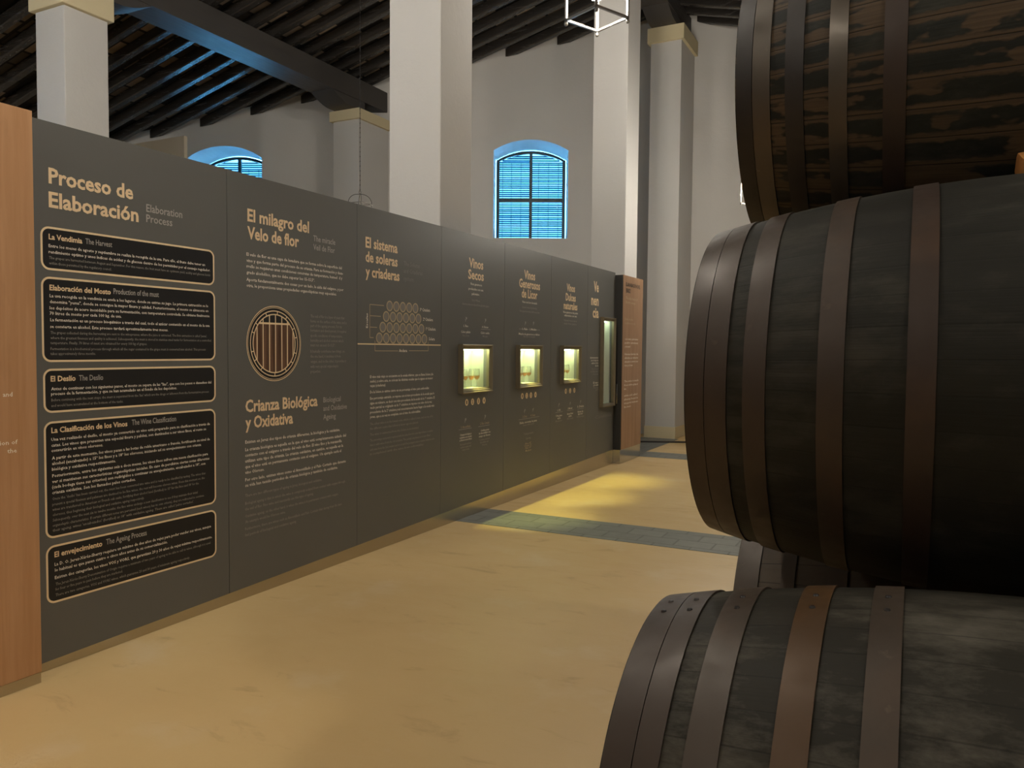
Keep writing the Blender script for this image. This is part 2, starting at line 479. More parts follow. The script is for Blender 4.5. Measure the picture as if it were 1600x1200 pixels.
# roof: two brick slopes; each in its own frame so that the bricks follow the slope
def slope(name, xa, xb):
    za, zb_ = zb(xa) + DECK, zb(xb) + DECK
    L = math.hypot(xb - xa, zb_ - za); th = math.atan2(zb_ - za, xb - xa)
    bm = bmesh.new()
    k = (xb - xa) / L
    pts = [(0, YB-.25, 0), (L, YB-.25, 0), (L, yw(xb)+1.1, 0), (0, yw(xa)+1.1, 0)]
    a = [bm.verts.new(p) for p in pts]; c = [bm.verts.new((p[0], p[1], 0.12)) for p in pts]
    bm.faces.new(a); bm.faces.new(list(reversed(c)))
    for i in range(4): bm.faces.new([a[i], c[i], c[(i+1) % 4], a[(i+1) % 4]])
    o = struct(name, bm, M_DECK)
    o.location = (xa, 0, za); o.rotation_euler = (0, -th, 0)
    return o
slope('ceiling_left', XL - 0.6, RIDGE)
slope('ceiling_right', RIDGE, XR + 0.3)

# rafters: every one its own timber, cut to the skew wall
random.seed(4)
def rafter(y, left, label, group):
    w, h = 0.105, 0.16
    if left:
        xa = XL + 0.02; xb = RIDGE - 0.02
        lo = lambda yy: max(xa, W0x + (yy - W0y) / WS + 0.03)
        p = [(lo(y), y), (xb, y), (xb, y + w), (lo(y + w), y + w)]
    else:
        xa = RIDGE + 0.02; xb = XR - 0.02
        lo = lambda yy: max(xa, W0x + (yy - W0y) / WS + 0.03)
        p = [(lo(y), y), (xb, y), (xb, y + w), (lo(y + w), y + w)]
    bm = bmesh.new()
    a = [bm.verts.new((x, yy, zb(x))) for x, yy in p]
    b = [bm.verts.new((x, yy, zb(x) + h)) for x, yy in p]
    bm.faces.new(a); bm.faces.new(list(reversed(b)))
    for i in range(4): bm.faces.new([a[i], b[i], b[(i+1) % 4], a[(i+1) % 4]])
    bmesh.ops.bevel(bm, geom=list(bm.edges), offset=0.012, segments=1, affect='EDGES')
    single('rafter', bm, M_RAFTER, label, 'rafter', group, (p[0][0], y, zb(p[0][0])))
y = 3.875
while y < 13.7:
    rafter(y, True, 'dark tarred roof rafter sloping down from the ridge over the dark exhibition panels', 'roof rafters over the panels')
    y += 0.392
y = 11.2
while y < 15.4:
    rafter(y, False, 'dark roof rafter sloping away behind the square pillar beside the barrels', 'roof rafters beyond the barrels')
    y += 0.392

# beams on the pillar rows, running along the panels
def beam(x0, x1, z0, z1, y1a, y1b, label):
    single('beam', prism([(x0, YB+.02, z0), (x1, YB+.02, z0), (x1, y1b, z0), (x0, y1a, z0)], (0, 0, z1 - z0)), M_BEAM, label, 'beam', None, (x0, YB+.02, z0))
beam(-5.42, -4.94, 5.655, 6.0, yw(-5.42)-.02, yw(-4.94)-.02, 'massive dark timber beam resting on the low capitals, running overhead to the window wall')
beam(-0.60, -0.14, 7.02, 7.285, yw(-0.60)-.02, yw(-0.14)-.02, 'dark ridge beam above the tall pillars')
def corbel(x0, x1, y0, y1, z0, z1, label, both=True):
    n = 8; pts = []
    run = 0.62
    lo = y0 - run; hi = y1 + run if both else y1
    pts = [(x0, lo, z1)]
    for k in range(1, n + 1):
        t = k / n
        pts.append((x0, lo + run * 0.75 * t, z1 - (z1 - z0) * math.sin(t * PI / 2)))
    if both:
        for k in range(n, -1, -1):
            t = k / n
            pts.append((x0, hi - run * 0.75 * t, z1 - (z1 - z0) * math.sin(t * PI / 2)))
    else:
        pts += [(x0, hi, z0), (x0, hi, z1)]
    single('corbel', prism(pts, (x1 - x0, 0, 0)), M_BEAM, label, 'corbel', None, (x0, lo, z0))
corbel(-5.40, -4.95, 10.75, 10.97, 5.505, 5.653, 'curved dark timber corbel under the big beam at the pilaster near the hanging chain', False)
corbel(-5.40, -4.95, 5.62, 6.15, 5.505, 5.653, 'curved dark timber corbel above the capped pillar at upper left')
corbel(-0.58, -0.15, 13.1, 13.62, 6.882, 7.018, 'dark timber corbel on the capital of the far pilaster beside the barrels', False)

def pillar(x0, x1, y0, y1, zc, zt, label, cat='pillar', name='pillar', skew=False, c=0.05):
    t = root(name, (x0, y0, 0), label, cat)
    def shape(e, z0, z1):
        if skew:
            return prism([(x0-e, y0-e, z0), (x1+e, y0-e, z0), (x1+e, yw(x1+e)-.012, z0), (x0-e, yw(x0-e)-.012, z0)], (0, 0, z1 - z0))
        return BOX(x0-e, x1+e, y0-e, y1+e, z0, z1, 0.012)
    off = (x0, y0, 0)
    obj('shaft', shape(0, 0, zc), M_WALL, t, off)
    obj('capital', shape(c, zc, zt), M_CREAM, t, off)
    obj('base', shape(0.012, 0.005, 0.20), M_CREAM, t, off)
    return t
pillar(-5.44, -4.93, 5.62, 6.15, 5.235, 5.503, 'square whitewashed pillar with cream capital standing behind the panel with the boxed texts')
pillar(-5.46, -4.93, 10.77, 11.2, 5.335, 5.503, 'white pilaster with cream capital on the window wall behind the hanging chain', name='pilaster', skew=True)
pillar(-0.73, -0.19, 5.845, 6.38, 6.60, 6.88, 'large white square pillar rising behind the middle of the panels')
pillar(-0.58, -0.08, 10.40, 10.92, 6.60, 6.88, 'tall white pillar behind the brown end panel, right of the arched window')
pillar(-0.60, -0.08, 13.08, 13.9, 6.635, 6.88, 'white pilaster with cream capital and cream foot at the end of the aisle', name='pilaster', skew=True)
# cream skirting on the far wall, right of the pilaster
bm = prism([(-0.05, yw(-0.05)-.013, 0.005), (XR-.02, yw(XR-.02)-.013, 0.005), (XR-.02, yw(XR-.02)-.03, 0.005), (-0.05, yw(-0.05)-.03, 0.005)], (0, 0, 0.2))
struct('baseboard_far', bm, M_CREAM)

# windows: iron frame, cross bars, pane and rolled slat blind, deep in their arched reveals
def window(n, P, W, depth):
    u0, u1, z0, zs, zc = W
    fw = 0.055
    o_pts = arch_pts(u0+.02, u1-.02, z0+.02, zs-.01, zc-.02)
    i_pts = arch_pts(u0+.02+fw, u1-.02-fw, z0+.02+fw, zs-.02, zc-.02-fw)
    bm = bmesh.new()
    def ringv(pts, d): return [bm.verts.new(P(u, z, d)) for u, z in pts]
    A, B = ringv(o_pts, depth), ringv(i_pts, depth); C, D = ringv(o_pts, depth+.06), ringv(i_pts, depth+.06)
    k = len(o_pts)
    for i in range(k):
        j = (i+1) % k
        bm.faces.new([A[i], A[j], B[j], B[i]]); bm.faces.new([C[i], D[i], D[j], C[j]])
        bm.faces.new([A[i], C[i], C[j], A[j]]); bm.faces.new([B[i], B[j], D[j], D[i]])
    w = struct('window_%d' % n, bm, M_GREEN)
    cu = (u0+u1)/2; cz = z0 + (zc - z0) * 0.46
    def bar(ua, ub, za, zb_, d0, d1, name, mat):
        pts = [P(ua, za, d0), P(ub, za, d0), P(ub, zb_, d0), P(ua, zb_, d0)]
        e = Vector(P(0, 0, d1)) - Vector(P(0, 0, d0))
        return obj(name, prism(pts, e), mat, w)
    bar(cu-.028, cu+.028, z0+.07, zc-.06, depth-.005, depth+.05, 'mullion', M_GREEN)
    bar(u0+.07, u1-.07, cz-.036, cz+.036, depth-.003, depth+.045, 'transom', M_GREEN)
    pts = arch_pts(u0+.05, u1-.05, z0+.05, zs-.02, zc-.05)
    bm = bmesh.new(); bm.faces.new([bm.verts.new(P(u, z, depth+.03)) for u, z in pts])
    obj('pane', bm, M_WINPANE, w)
    # blind: many thin slats with gaps of sky, and cords
    bm = bmesh.new()
    rnd = random.Random(n)
    half = (u1-u0)/2; h = zc - zs; R = (half*half + h*h)/(2*h); zcen = zc - R
    z = z0 + 0.09
    def slat(ua, ub, za, zb_, t0, t1):
        v = [bm.verts.new(P(*q)) for q in ((ua,za,t0),(ub,za,t0),(ub,zb_,t0),(ua,zb_,t0),(ua,za,t1),(ub,za,t1),(ub,zb_,t1),(ua,zb_,t1))]
        for q in ((0,3,2,1),(4,5,6,7),(0,1,5,4),(1,2,6,5),(2,3,7,6),(3,0,4,7)): bm.faces.new([v[i] for i in q])
    while z < zc - 0.10:
        hw = half - 0.06
        if z > zs - 0.06:
            q = R*R - (z + 0.05 - zcen)**2
            hw = min(hw, math.sqrt(max(q, 0)) - 0.05)
        if hw > 0.05:
            for (a, c) in ((-hw, -0.015), (0.015, hw)):
                th = rnd.choice((0.024, 0.026, 0.027, 0.029)); dz = rnd.uniform(-.003, .003)
                slat(cu + a, cu + c, z + dz, z + dz + th, depth+.085, depth+.10)
        z += 0.039
    for f in (-0.8, -0.55, -0.28, 0.22, 0.5, 0.78):
        slat(cu + f*half - .004, cu + f*half + .004, z0+.08, zs-.03, depth+.078, depth+.084)
    obj('blind', bm, M_BLIND, w)
    # daylight portal just outside: guides the sampling of the sky through this opening
    ld = bpy.data.lights.new('daylight_portal', 'AREA'); ld.shape = 'RECTANGLE'
    ld.size = (u1-u0); ld.size_y = (zc-z0)
    ld.cycles.is_portal = True
    lo = bpy.data.objects.new('daylight_portal', ld); COL.objects.link(lo)
    inward = (Vector(P(0, 0, 0)) - Vector(P(0, 0, 1))).normalized()
    along = (Vector(P(1, 0, 0)) - Vector(P(0, 0, 0))).normalized()
    zax = -inward; yax = Vector((0, 0, 1)); xax = yax.cross(zax)
    m = Matrix((xax, yax, zax)).transposed().to_4x4(); m.translation = Vector(P(cu, (z0+zc)/2, depth+.14))
    lo.matrix_world = m
    return w
window(1, PW, WIN1, 0.72)
window(2, PW, WIN2, 0.72)
window(3, PL, WIN_UNSEEN, 0.30)
# ---- printed lines: (block, ink, text, y, z, width, cap height)
TEXTS = [
('1h', 'gold', 'Proceso de', 2.249, 2.2266, 0.433, 0.0688),
('1h', 'gold', 'Elaboración', 2.248, 2.1192, 0.463, 0.0689),
('1s', 'sub', 'Elaboration', 2.757, 2.1772, 0.221, 0.0388),
('1s', 'sub', 'Process', 2.756, 2.1251, 0.158, 0.0388),
('1b1h', 'gold', 'La Vendimia', 2.245, 1.9734, 0.162, 0.0245),
('1b1s', 'sub', 'The Harvest', 2.423, 1.9741, 0.139, 0.0256),
('1b1t', 'body', 'Entre los meses de agosto y septiembre se realiza la recogida de la uva. Para ello, el fruto debe tener un', 2.244, 1.9374, 0.883, 0.0141),
('1b1t', 'body', 'rendimiento optimo y unos índices de acidez y de glucosa dentro de los permitidos por el consejo regulador.', 2.244, 1.9103, 0.919, 0.0141),
('1b1e', 'eng', 'The grapes are harvested between August and September. For this reason, the fruit must have an optimum yield, acidity and glucose levels', 2.245, 1.8845, 0.917, 0.0124),
('1b1e', 'eng', 'within those permitted by the regulatory council.', 2.245, 1.86, 0.312, 0.0124),
('1b2h', 'gold', 'Elaboración del Mosto', 2.245, 1.744, 0.306, 0.0246),
('1b2s', 'sub', 'Production of the must', 2.566, 1.7482, 0.26, 0.0266),
('1b2t', 'body', 'La uva recogida en la vendimia se envía a los lagares, donde se extrae su jugo. La primera extracción se le', 2.245, 1.7119, 0.901, 0.0142),
('1b2t', 'body', 'denomina "yema", donde se consigue la mayor finura y calidad. Posteriormente, el mosto se almacena en', 2.245, 1.685, 0.902, 0.0142),
('1b2t', 'body', 'los depósitos de acero inoxidable para su fermentación, con temperatura controlada. Se obtiene finalmente', 2.244, 1.6569, 0.911, 0.0142),
('1b2t', 'body', '70 litros de mosto por cada 100 kg, de uva.', 2.244, 1.6325, 0.364, 0.0142),
('1b2t', 'body', 'La fermentación es un proceso bioquímico a través del cual, todo el azúcar contenido en el mosto de la uva', 2.246, 1.603, 0.909, 0.0142),
('1b2t', 'body', 'se convierte en alcohol. Este proceso tardará aproximadamente tres meses.', 2.245, 1.5726, 0.636, 0.0142),
('1b2e', 'eng', "The grapes collected during the harvesting are sent to the winepresses, where the juice is extracted. The first extraction is called 'yema',", 2.246, 1.5453, 0.89, 0.0125),
('1b2e', 'eng', 'where the greatest fineness and quality is achieved. Subsequently, the must is stored in stainless steel tanks for fermentation at a controlled', 2.246, 1.5217, 0.919, 0.0125),
('1b2e', 'eng', 'temperature. Finally, 70 litres of must are obtained for every 100 kg of grapes.', 2.245, 1.4988, 0.507, 0.0125),
('1b2e', 'eng', 'Fermentation is a biochemical process through which all the sugar contained in the grape must is converted into alcohol. This process', 2.245, 1.4717, 0.881, 0.0125),
('1b2e', 'eng', 'takes approximately three months.', 2.244, 1.4496, 0.223, 0.0125),
('1b3h', 'gold', 'El Deslío', 2.243, 1.329, 0.12, 0.0248),
('1b3s', 'sub', 'The Deslío', 2.38, 1.3284, 0.124, 0.0256),
('1b3t', 'body', 'Antes de continuar con los siguientes pasos, el mosto se separa de las "lías", que son los posos o desechos del', 2.245, 1.288, 0.919, 0.0143),
('1b3t', 'body', 'proceso de la fermentación, y que se han acumulado en el fondo de los depósitos.', 2.244, 1.2653, 0.688, 0.0143),
('1b3e', 'eng', "Before continuing with the next steps, the must is separated from the 'lías' which are the dregs or leftovers from the fermentation process", 2.245, 1.2374, 0.901, 0.0126),
('1b3e', 'eng', 'and would have accumulated at the bottom of the tanks.', 2.244, 1.212, 0.368, 0.0126),
('1b4h', 'gold', 'La Clasificación de los Vinos', 2.242, 1.0929, 0.391, 0.0249),
('1b4s', 'sub', 'The Wine Classification', 2.658, 1.0951, 0.268, 0.0275),
('1b4t', 'body', 'Una vez realizado el deslío, el mosto ya convertido en vino está preparado para su clasificación a través de', 2.241, 1.056, 0.911, 0.0144),
('1b4t', 'body', 'catas. Los vinos que presenten una especial finura y palidez, son destinados a ser vinos finos, el resto se', 2.241, 1.0296, 0.884, 0.0144),
('1b4t', 'body', 'convertirán en vinos olorosos.', 2.241, 1.0055, 0.257, 0.0144),
('1b4t', 'body', 'A partir de este momento, los vinos pasan a las botas de roble americano o francés, fortificando su nivel de', 2.243, 0.9705, 0.908, 0.0144),
('1b4t', 'body', 'alcohol (encabezado) a 15º los finos y a 18º los olorosos, iniciando así su envejecimiento con crianza', 2.243, 0.9455, 0.846, 0.0144),
('1b4t', 'body', 'biológica y oxidativa respectivamente.', 2.242, 0.9194, 0.324, 0.0144),
('1b4t', 'body', 'Posteriormente, entre los siguientes seis a doce meses, los vinos finos sufren una nueva clasificación para', 2.243, 0.8889, 0.893, 0.0144),
('1b4t', 'body', 'ver si mantienen sus características organolépticas iniciales. En caso de percibirse ciertas notas diferentes', 2.242, 0.8625, 0.904, 0.0144),
('1b4t', 'body', '(cada bodega tiene sus criterios) son redirigidos a continuar su envejecimiento, encabezados a 18º, con', 2.241, 0.8375, 0.877, 0.0144),
('1b4t', 'body', 'crianza oxidativa. Son los llamados palos cortados.', 2.241, 0.8116, 0.434, 0.0144),
('1b4e', 'eng', "Once the 'deslío' has been carried out, the must has been converted into wine and is ready to be classified by tasting. The wines that", 2.242, 0.7836, 0.876, 0.0127),
('1b4e', 'eng', 'present a special fineness and paleness are destined to be fine wines, the rest will become oloroso wines. From this moment on, the', 2.241, 0.7583, 0.871, 0.0127),
('1b4e', 'eng', 'wines are transferred to American or French oak casks, fortifying their alcohol level (fortified) to 15º for the finos and 18º for the', 2.241, 0.7341, 0.83, 0.0127),
('1b4e', 'eng', 'olorosos, thus beginning their biological and oxidative ageing respectively.', 2.242, 0.7096, 0.483, 0.0127),
('1b4e', 'eng', 'Subsequently, over the next six to twelve months, the fino wines undergo a new classification to see if they maintain their initial', 2.242, 0.685, 0.821, 0.0127),
('1b4e', 'eng', 'organoleptic characteristics. If certain different notes are perceived (each winery has its own criteria), they are redirected to continue', 2.241, 0.6605, 0.865, 0.0127),
('1b4e', 'eng', "their ageing, wines 'encabezados' (fortified) at 18º with oxidative ageing. These are called 'palos cortados'.", 2.241, 0.6378, 0.795, 0.0127),
('1b5h', 'gold', 'El envejecimiento', 2.247, 0.5184, 0.24, 0.0252),
('1b5s', 'sub', 'The Ageing Process', 2.508, 0.5201, 0.229, 0.0268),
('1b5t', 'body', 'La D. O. Jerez-Xérès-Sherry requiere un mínimo de dos años de vejez para poder vender sus vinos, aunque', 2.247, 0.478, 0.907, 0.0145),
('1b5t', 'body', 'lo habitual es que pasen cuatro o cinco años antes de su comercialización.', 2.248, 0.4508, 0.615, 0.0146),
('1b5t', 'body', 'Existen dos categorías, los vinos VOS y VORS, que garantizan 20 y 30 años de vejez mínima respectivamente.', 2.247, 0.4161, 0.914, 0.0146),
('1b5e', 'eng', 'The Jerez-Xérès-Sherry Denomination of Origin requires a minimum of two years of ageing to be able to sell its wines, although it is usual', 2.25, 0.3855, 0.899, 0.0128),
('1b5e', 'eng', 'for four or five years to pass before they are marketed.', 2.249, 0.3617, 0.347, 0.0128),
('1b5e', 'eng', 'There are two categories, VOS and VORS wines, which guarantee 20 and 30 years of minimum ageing respectively.', 2.249, 0.3349, 0.757, 0.0128),
('2h', 'gold', 'El milagro del', 3.44, 2.2321, 0.528, 0.0718),
('2h', 'gold', 'Velo de flor', 3.439, 2.1297, 0.435, 0.0719),
('2s', 'sub', 'The miracle', 4.008, 2.1852, 0.218, 0.0372),
('2s', 'sub', 'Veil de Flor', 4.008, 2.1294, 0.213, 0.0372),
('2t', 'body', 'El velo de flor es una capa de levadura que se forma sobre la superficie del', 3.431, 2.0283, 0.863, 0.0186),
('2t', 'body', 'vino y que forma parte del proceso de su crianza. Para su formación y desa-', 3.431, 1.9925, 0.877, 0.0186),
('2t', 'body', 'rrollo se requieren unas condiciones concretas de temperatura, humed  d y', 3.431, 1.9589, 0.867, 0.0187),
('2t', 'body', 'grado alcohólico, que no debe superar los 15-15,5º.', 3.431, 1.923, 0.589, 0.0187),
('2t', 'body', 'Aporta fundamentalmente dos cosas: por un lado, le aísla del oxígeno, y por', 3.43, 1.8812, 0.881, 0.0187),
('2t', 'body', 'otra, le proporciona unas propiedades organolépticas muy especiales.', 3.43, 1.8468, 0.809, 0.0187),
('2e', 'eng', 'The veil of flor is a layer of yeast that', 3.98, 1.6881, 0.342, 0.0191),
('2e', 'eng', 'forms on the surface of the wine and is', 3.979, 1.6562, 0.365, 0.0191),
('2e', 'eng', 'part of the ageing process. For its', 3.979, 1.6271, 0.314, 0.0191),
('2e', 'eng', 'formation and development, it requires', 3.979, 1.5964, 0.363, 0.0191),
('2e', 'eng', 'specific conditions of temperature,', 3.979, 1.5628, 0.321, 0.0191),
('2e', 'eng', 'humidity and alcohol content which', 3.979, 1.5312, 0.332, 0.0191),
('2e', 'eng', 'must not exceed 15-15,5º.', 3.979, 1.5004, 0.245, 0.0191),
('2e', 'eng', 'It basically contributes two things: on', 3.979, 1.4601, 0.343, 0.0191),
('2e', 'eng', 'the one hand, it insulates it from', 3.979, 1.4272, 0.302, 0.0191),
('2e', 'eng', 'oxygen, and on the other, it provides it', 3.979, 1.3935, 0.359, 0.0192),
('2e', 'eng', 'with very special organoleptic', 3.978, 1.3606, 0.279, 0.0192),
('2e', 'eng', 'properties.', 3.978, 1.3281, 0.099, 0.0192),
('2k', 'gold', 'Crianza Biológica', 3.416, 1.1105, 0.63, 0.071),
('2k', 'gold', 'y Oxidativa', 3.415, 1.0134, 0.399, 0.0711),
('2q', 'sub', 'Biological', 4.103, 1.1285, 0.178, 0.0342),
('2q', 'sub', 'and Oxidative', 4.102, 1.0721, 0.245, 0.0342),
('2q', 'sub', 'Ageing', 4.102, 1.0144, 0.127, 0.0342),
('2u', 'body', 'Existen en Jerez dos tipos de crianza diferentes, la biológica y la oxidativa.', 3.413, 0.9234, 0.86, 0.0189),
('2u', 'body', 'La crianza biológica es aquella en la que el vino está completamente aislado del', 3.412, 0.8791, 0.925, 0.0189),
('2u', 'body', 'contacto con el oxígeno a través del velo de flor. El vino fino y la manzanilla', 3.412, 0.845, 0.879, 0.019),
('2u', 'body', 'utilizan este tipo de crianza. La crianza oxidativa, en cambio, es aquella en la', 3.412, 0.8108, 0.895, 0.019),
('2u', 'body', 'que el vino está en permanente contacto con el oxígeno. Un ejemplo sería el', 3.411, 0.7767, 0.875, 0.019),
('2u', 'body', 'vino Oloroso.', 3.411, 0.7433, 0.154, 0.019),
('2u', 'body', 'Por otro lado, existen vinos como el Amontillado y el Palo Cortado que durante', 3.411, 0.6992, 0.924, 0.019),
('2u', 'body', 'su vida han tenido periodos de crianza biológica y también de oxidativa.', 3.411, 0.6665, 0.838, 0.019),
('2v', 'eng', 'There are two different types of ageing in Jerez, biological and oxidative.', 3.41, 0.606, 0.677, 0.0175),
('2v', 'eng', 'Biological ageing is that in which the wine is completely isolated from contact with oxygen through', 3.41, 0.5599, 0.918, 0.0175),
('2v', 'eng', 'the veil of flor. Fino wine and manzanilla use this type of ageing.', 3.409, 0.5256, 0.595, 0.0175),
('2v', 'eng', 'Oxidative ageing, on the other hand, is when the wine is in permanent contact with oxygen.', 3.409, 0.4837, 0.847, 0.0175),
('2v', 'eng', 'An example would be Oloroso wine.', 3.409, 0.4501, 0.336, 0.0176),
('2v', 'eng', 'Furthermore, there are wines such as Amontillado and Palo Cortado that during their life have', 3.408, 0.4074, 0.884, 0.0176),
('2v', 'eng', 'had periods of biological and oxidative ageing.', 3.408, 0.3722, 0.434, 0.0176),
('3h', 'gold', 'El sistema', 4.555, 2.2112, 0.391, 0.0741),
('3h', 'gold', 'de soleras', 4.555, 2.1098, 0.391, 0.0742),
('3h', 'gold', 'y criaderas', 4.556, 2.0046, 0.415, 0.0744),
('3s', 'dim', 'The Soleras', 5.026, 2.1263, 0.218, 0.034),
('3s', 'dim', 'and Criaderas', 5.026, 2.0718, 0.257, 0.0341),
('3s', 'dim', 'system', 5.026, 2.0133, 0.133, 0.0341),
('3d', 'body', '3ª Criadera', 5.25, 1.7894, 0.146, 0.0242),
('3d', 'body', '2ª Criadera', 5.296, 1.7151, 0.142, 0.0244),
('3d', 'body', '1ª Criadera', 5.338, 1.6398, 0.141, 0.0246),
('3d', 'body', 'Solera', 5.38, 1.5593, 0.088, 0.0248),
('3d', 'body', 'Andana', 4.967, 1.465, 0.108, 0.0234),
('3t', 'body', 'El vino más viejo se encuentra en la escala inferior, que se llama Solera (de', 4.608, 1.2762, 0.84, 0.0194),
('3t', 'body', 'suelo), y sobre esta, se colocan las distintas escalas que le siguen en menor', 4.609, 1.2438, 0.832, 0.0194),
('3t', 'body', 'vejez (criaderas).', 4.609, 1.2114, 0.191, 0.0195),
('3t', 'body', 'De la Solera se extrae cierto en un porcentaje el vino para embotellar.', 4.609, 1.1655, 0.782, 0.0195),
('3t', 'body', 'Ese porcentaje extraído, se repone con el vino procedente de la escala que le', 4.609, 1.1196, 0.855, 0.0195),
('3t', 'body', 'sigue en número, es decir con vino procedente de la escala de la 1ª criadera. El', 4.609, 1.0843, 0.861, 0.0195),
('3t', 'body', 'vacío parcial es originado en la 1ª criadera se repone con vino de la vez,', 4.609, 1.0518, 0.822, 0.0195),
('3t', 'body', 'procedente de la 2ª criadera y así sucesivamente hasta llegar a la escala más', 4.609, 1.0188, 0.856, 0.0195),
('3t', 'body', 'joven, que a su vez se completa con el vino de sobretablas.', 4.609, 0.9849, 0.656, 0.0195),
('3e', 'eng', 'The oldest wine is in the lowest scale, which is called Solera, and on top of it,', 4.609, 0.9337, 0.839, 0.0177),
('3e', 'eng', 'the different scales that follow in lesser age are placed.', 4.609, 0.8997, 0.623, 0.0177),
('3e', 'eng', 'The wine is extracted from the Solera to be bottled.', 4.609, 0.8564, 0.63, 0.0177),
('3e', 'eng', 'The percentage extracted is replaced with the wine from the scale that follows in number,', 4.609, 0.8145, 0.843, 0.0177),
('3e', 'eng', 'that is with wine from the 1st criadera. The partial emptiness is in turn filled', 4.609, 0.7805, 0.796, 0.0177),
('3e', 'eng', 'with wine from the 2nd criadera and so on until the youngest scale is reached, which in turn', 4.609, 0.7464, 0.858, 0.0177),
('3e', 'eng', 'is completed with the wine from sobretablas.', 4.609, 0.7156, 0.704, 0.0177),
('4h', 'gold', 'Vinos', 6.017, 2.2109, 0.255, 0.0824),
('4h', 'gold', 'Secos', 6.005, 2.1095, 0.279, 0.0824),
('4t', 'body', 'Vinos generosos', 6.042, 2.0571, 0.207, 0.0213),
('4t', 'body', 'producidos con uva', 6.012, 2.0129, 0.264, 0.0212),
('4t', 'body', 'palomino.', 6.069, 1.9708, 0.138, 0.0214),
('4e', 'eng', 'Dry Wines', 6.076, 1.9154, 0.138, 0.0192),
('4e', 'eng', 'Generous wines produced from palomino grapes', 5.904, 1.8762, 0.483, 0.0187),
('4t', 'body', '1. Fino', 5.931, 1.6836, 0.079, 0.02),
('4t', 'body', '4. Oloroso', 6.258, 1.6832, 0.12, 0.0208),
('4t', 'body', 'Color pálido', 5.889, 1.6316, 0.161, 0.0199),
('4t', 'body', 'Color caoba', 6.235, 1.6301, 0.161, 0.0208),
('4e', 'eng', 'Pale colour', 5.913, 1.6011, 0.116, 0.0177),
('4e', 'eng', 'Mahogany', 6.271, 1.6007, 0.096, 0.0186),
('4g', 'tan', '3. Amontillado', 5.895, 0.7995, 0.167, 0.0213),
('4g', 'tan', '2. Palo Cortado', 6.235, 0.8035, 0.174, 0.0222),
('4t', 'body', 'Crianza biológica y', 5.88, 0.7343, 0.2, 0.0179),
('4t', 'body', 'oxidativa con aromas', 5.874, 0.7103, 0.211, 0.0179),
('4t', 'body', 'a frutos secos finos', 5.874, 0.688, 0.211, 0.0179),
('4t', 'body', 'Combina aroma', 6.248, 0.7422, 0.158, 0.0187),
('4t', 'body', 'de Amontillado con', 6.213, 0.718, 0.218, 0.0187),
('4t', 'body', 'cuerpo de Oloroso', 6.213, 0.6912, 0.218, 0.0187),
('4e', 'eng', 'Biological and then', 5.886, 0.6505, 0.189, 0.0168),
('4e', 'eng', 'oxidative ageing with', 5.886, 0.6253, 0.189, 0.0168),
('4e', 'eng', 'nutty aroma', 5.919, 0.602, 0.122, 0.0169),
('4e', 'eng', 'Combines aroma of', 6.225, 0.6585, 0.194, 0.0175),
('4e', 'eng', 'Amontillado and', 6.237, 0.6339, 0.157, 0.0176),
('4e', 'eng', 'Oloroso', 6.274, 0.6084, 0.097, 0.0177),
('5h', 'gold', 'Vinos', 7.114, 2.2019, 0.253, 0.0858),
('5h', 'gold', 'Generosos', 7.002, 2.1107, 0.486, 0.0848),
('5h', 'gold', 'de Licor', 7.061, 2.0124, 0.365, 0.0855),
('5t', 'body', 'Vinos con licor de mezcla', 7.075, 1.958, 0.345, 0.0216),
('5e', 'eng', 'Liqueur wines by blending', 7.077, 1.9066, 0.336, 0.0203),
('5e', 'eng', 'Vinos generosos mixed with sweet wine', 7.015, 1.8662, 0.469, 0.0202),
('5t', 'body', '1. Pale', 7.082, 1.6876, 0.117, 0.0217),
('5t', 'body', '2. Medium', 7.251, 1.688, 0.16, 0.0221),
('5t', 'body', 'Mezcla de generosos y dulces', 7.003, 1.6375, 0.487, 0.0215),
('5t', 'body', 'Dulce, con notas de pasas', 7.043, 0.7451, 0.402, 0.0219),
('5e', 'eng', 'Blend of wines', 7.112, 1.6128, 0.269, 0.0192),
('5e', 'eng', 'Sweet with notes', 7.117, 0.7184, 0.255, 0.0195),
('5e', 'eng', 'Temperatura', 7.133, 0.6261, 0.226, 0.0208),
('5e', 'eng', 'Serving', 7.186, 0.5774, 0.113, 0.021),
('5g', 'tan', '3. Dry', 7.108, 0.8032, 0.096, 0.0233),
('5g', 'tan', '4. Cream', 7.293, 0.8027, 0.108, 0.0238),
('5g', 'tan', 'Fino 8º', 7.174, 0.5244, 0.141, 0.0196),
('5g', 'tan', 'Cream 12º', 7.151, 0.5034, 0.18, 0.0196),
('5g', 'tan', 'Pale 10º', 7.175, 0.4799, 0.141, 0.0196),
('5g', 'tan', 'Medium', 7.181, 0.4517, 0.136, 0.0197),
('6h', 'gold', 'Vinos', 8.196, 2.1541, 0.239, 0.082),
('6h', 'gold', 'Dulces', 8.17, 2.0473, 0.291, 0.0819),
('6h', 'gold', 'naturales', 8.115, 1.9496, 0.399, 0.0816),
('6t', 'body', 'Vinos generosos de postre', 8.1, 1.9035, 0.431, 0.0227),
('6t', 'body', 'elaborados con uva', 8.134, 1.8672, 0.364, 0.0228),
('6e', 'eng', 'Natural sweet wines', 8.126, 1.8135, 0.379, 0.0214),
('6e', 'eng', 'made from grapes', 8.127, 1.7771, 0.374, 0.0214),
('6t', 'body', '1. PX', 7.974, 0.8116, 0.088, 0.0213),
('6t', 'body', '2. Moscatel', 8.266, 0.8141, 0.132, 0.0219),
('6t', 'body', '3. Dulce', 8.552, 0.8167, 0.201, 0.0226),
('6t', 'body', 'Uva pasa', 7.936, 0.7527, 0.168, 0.0212),
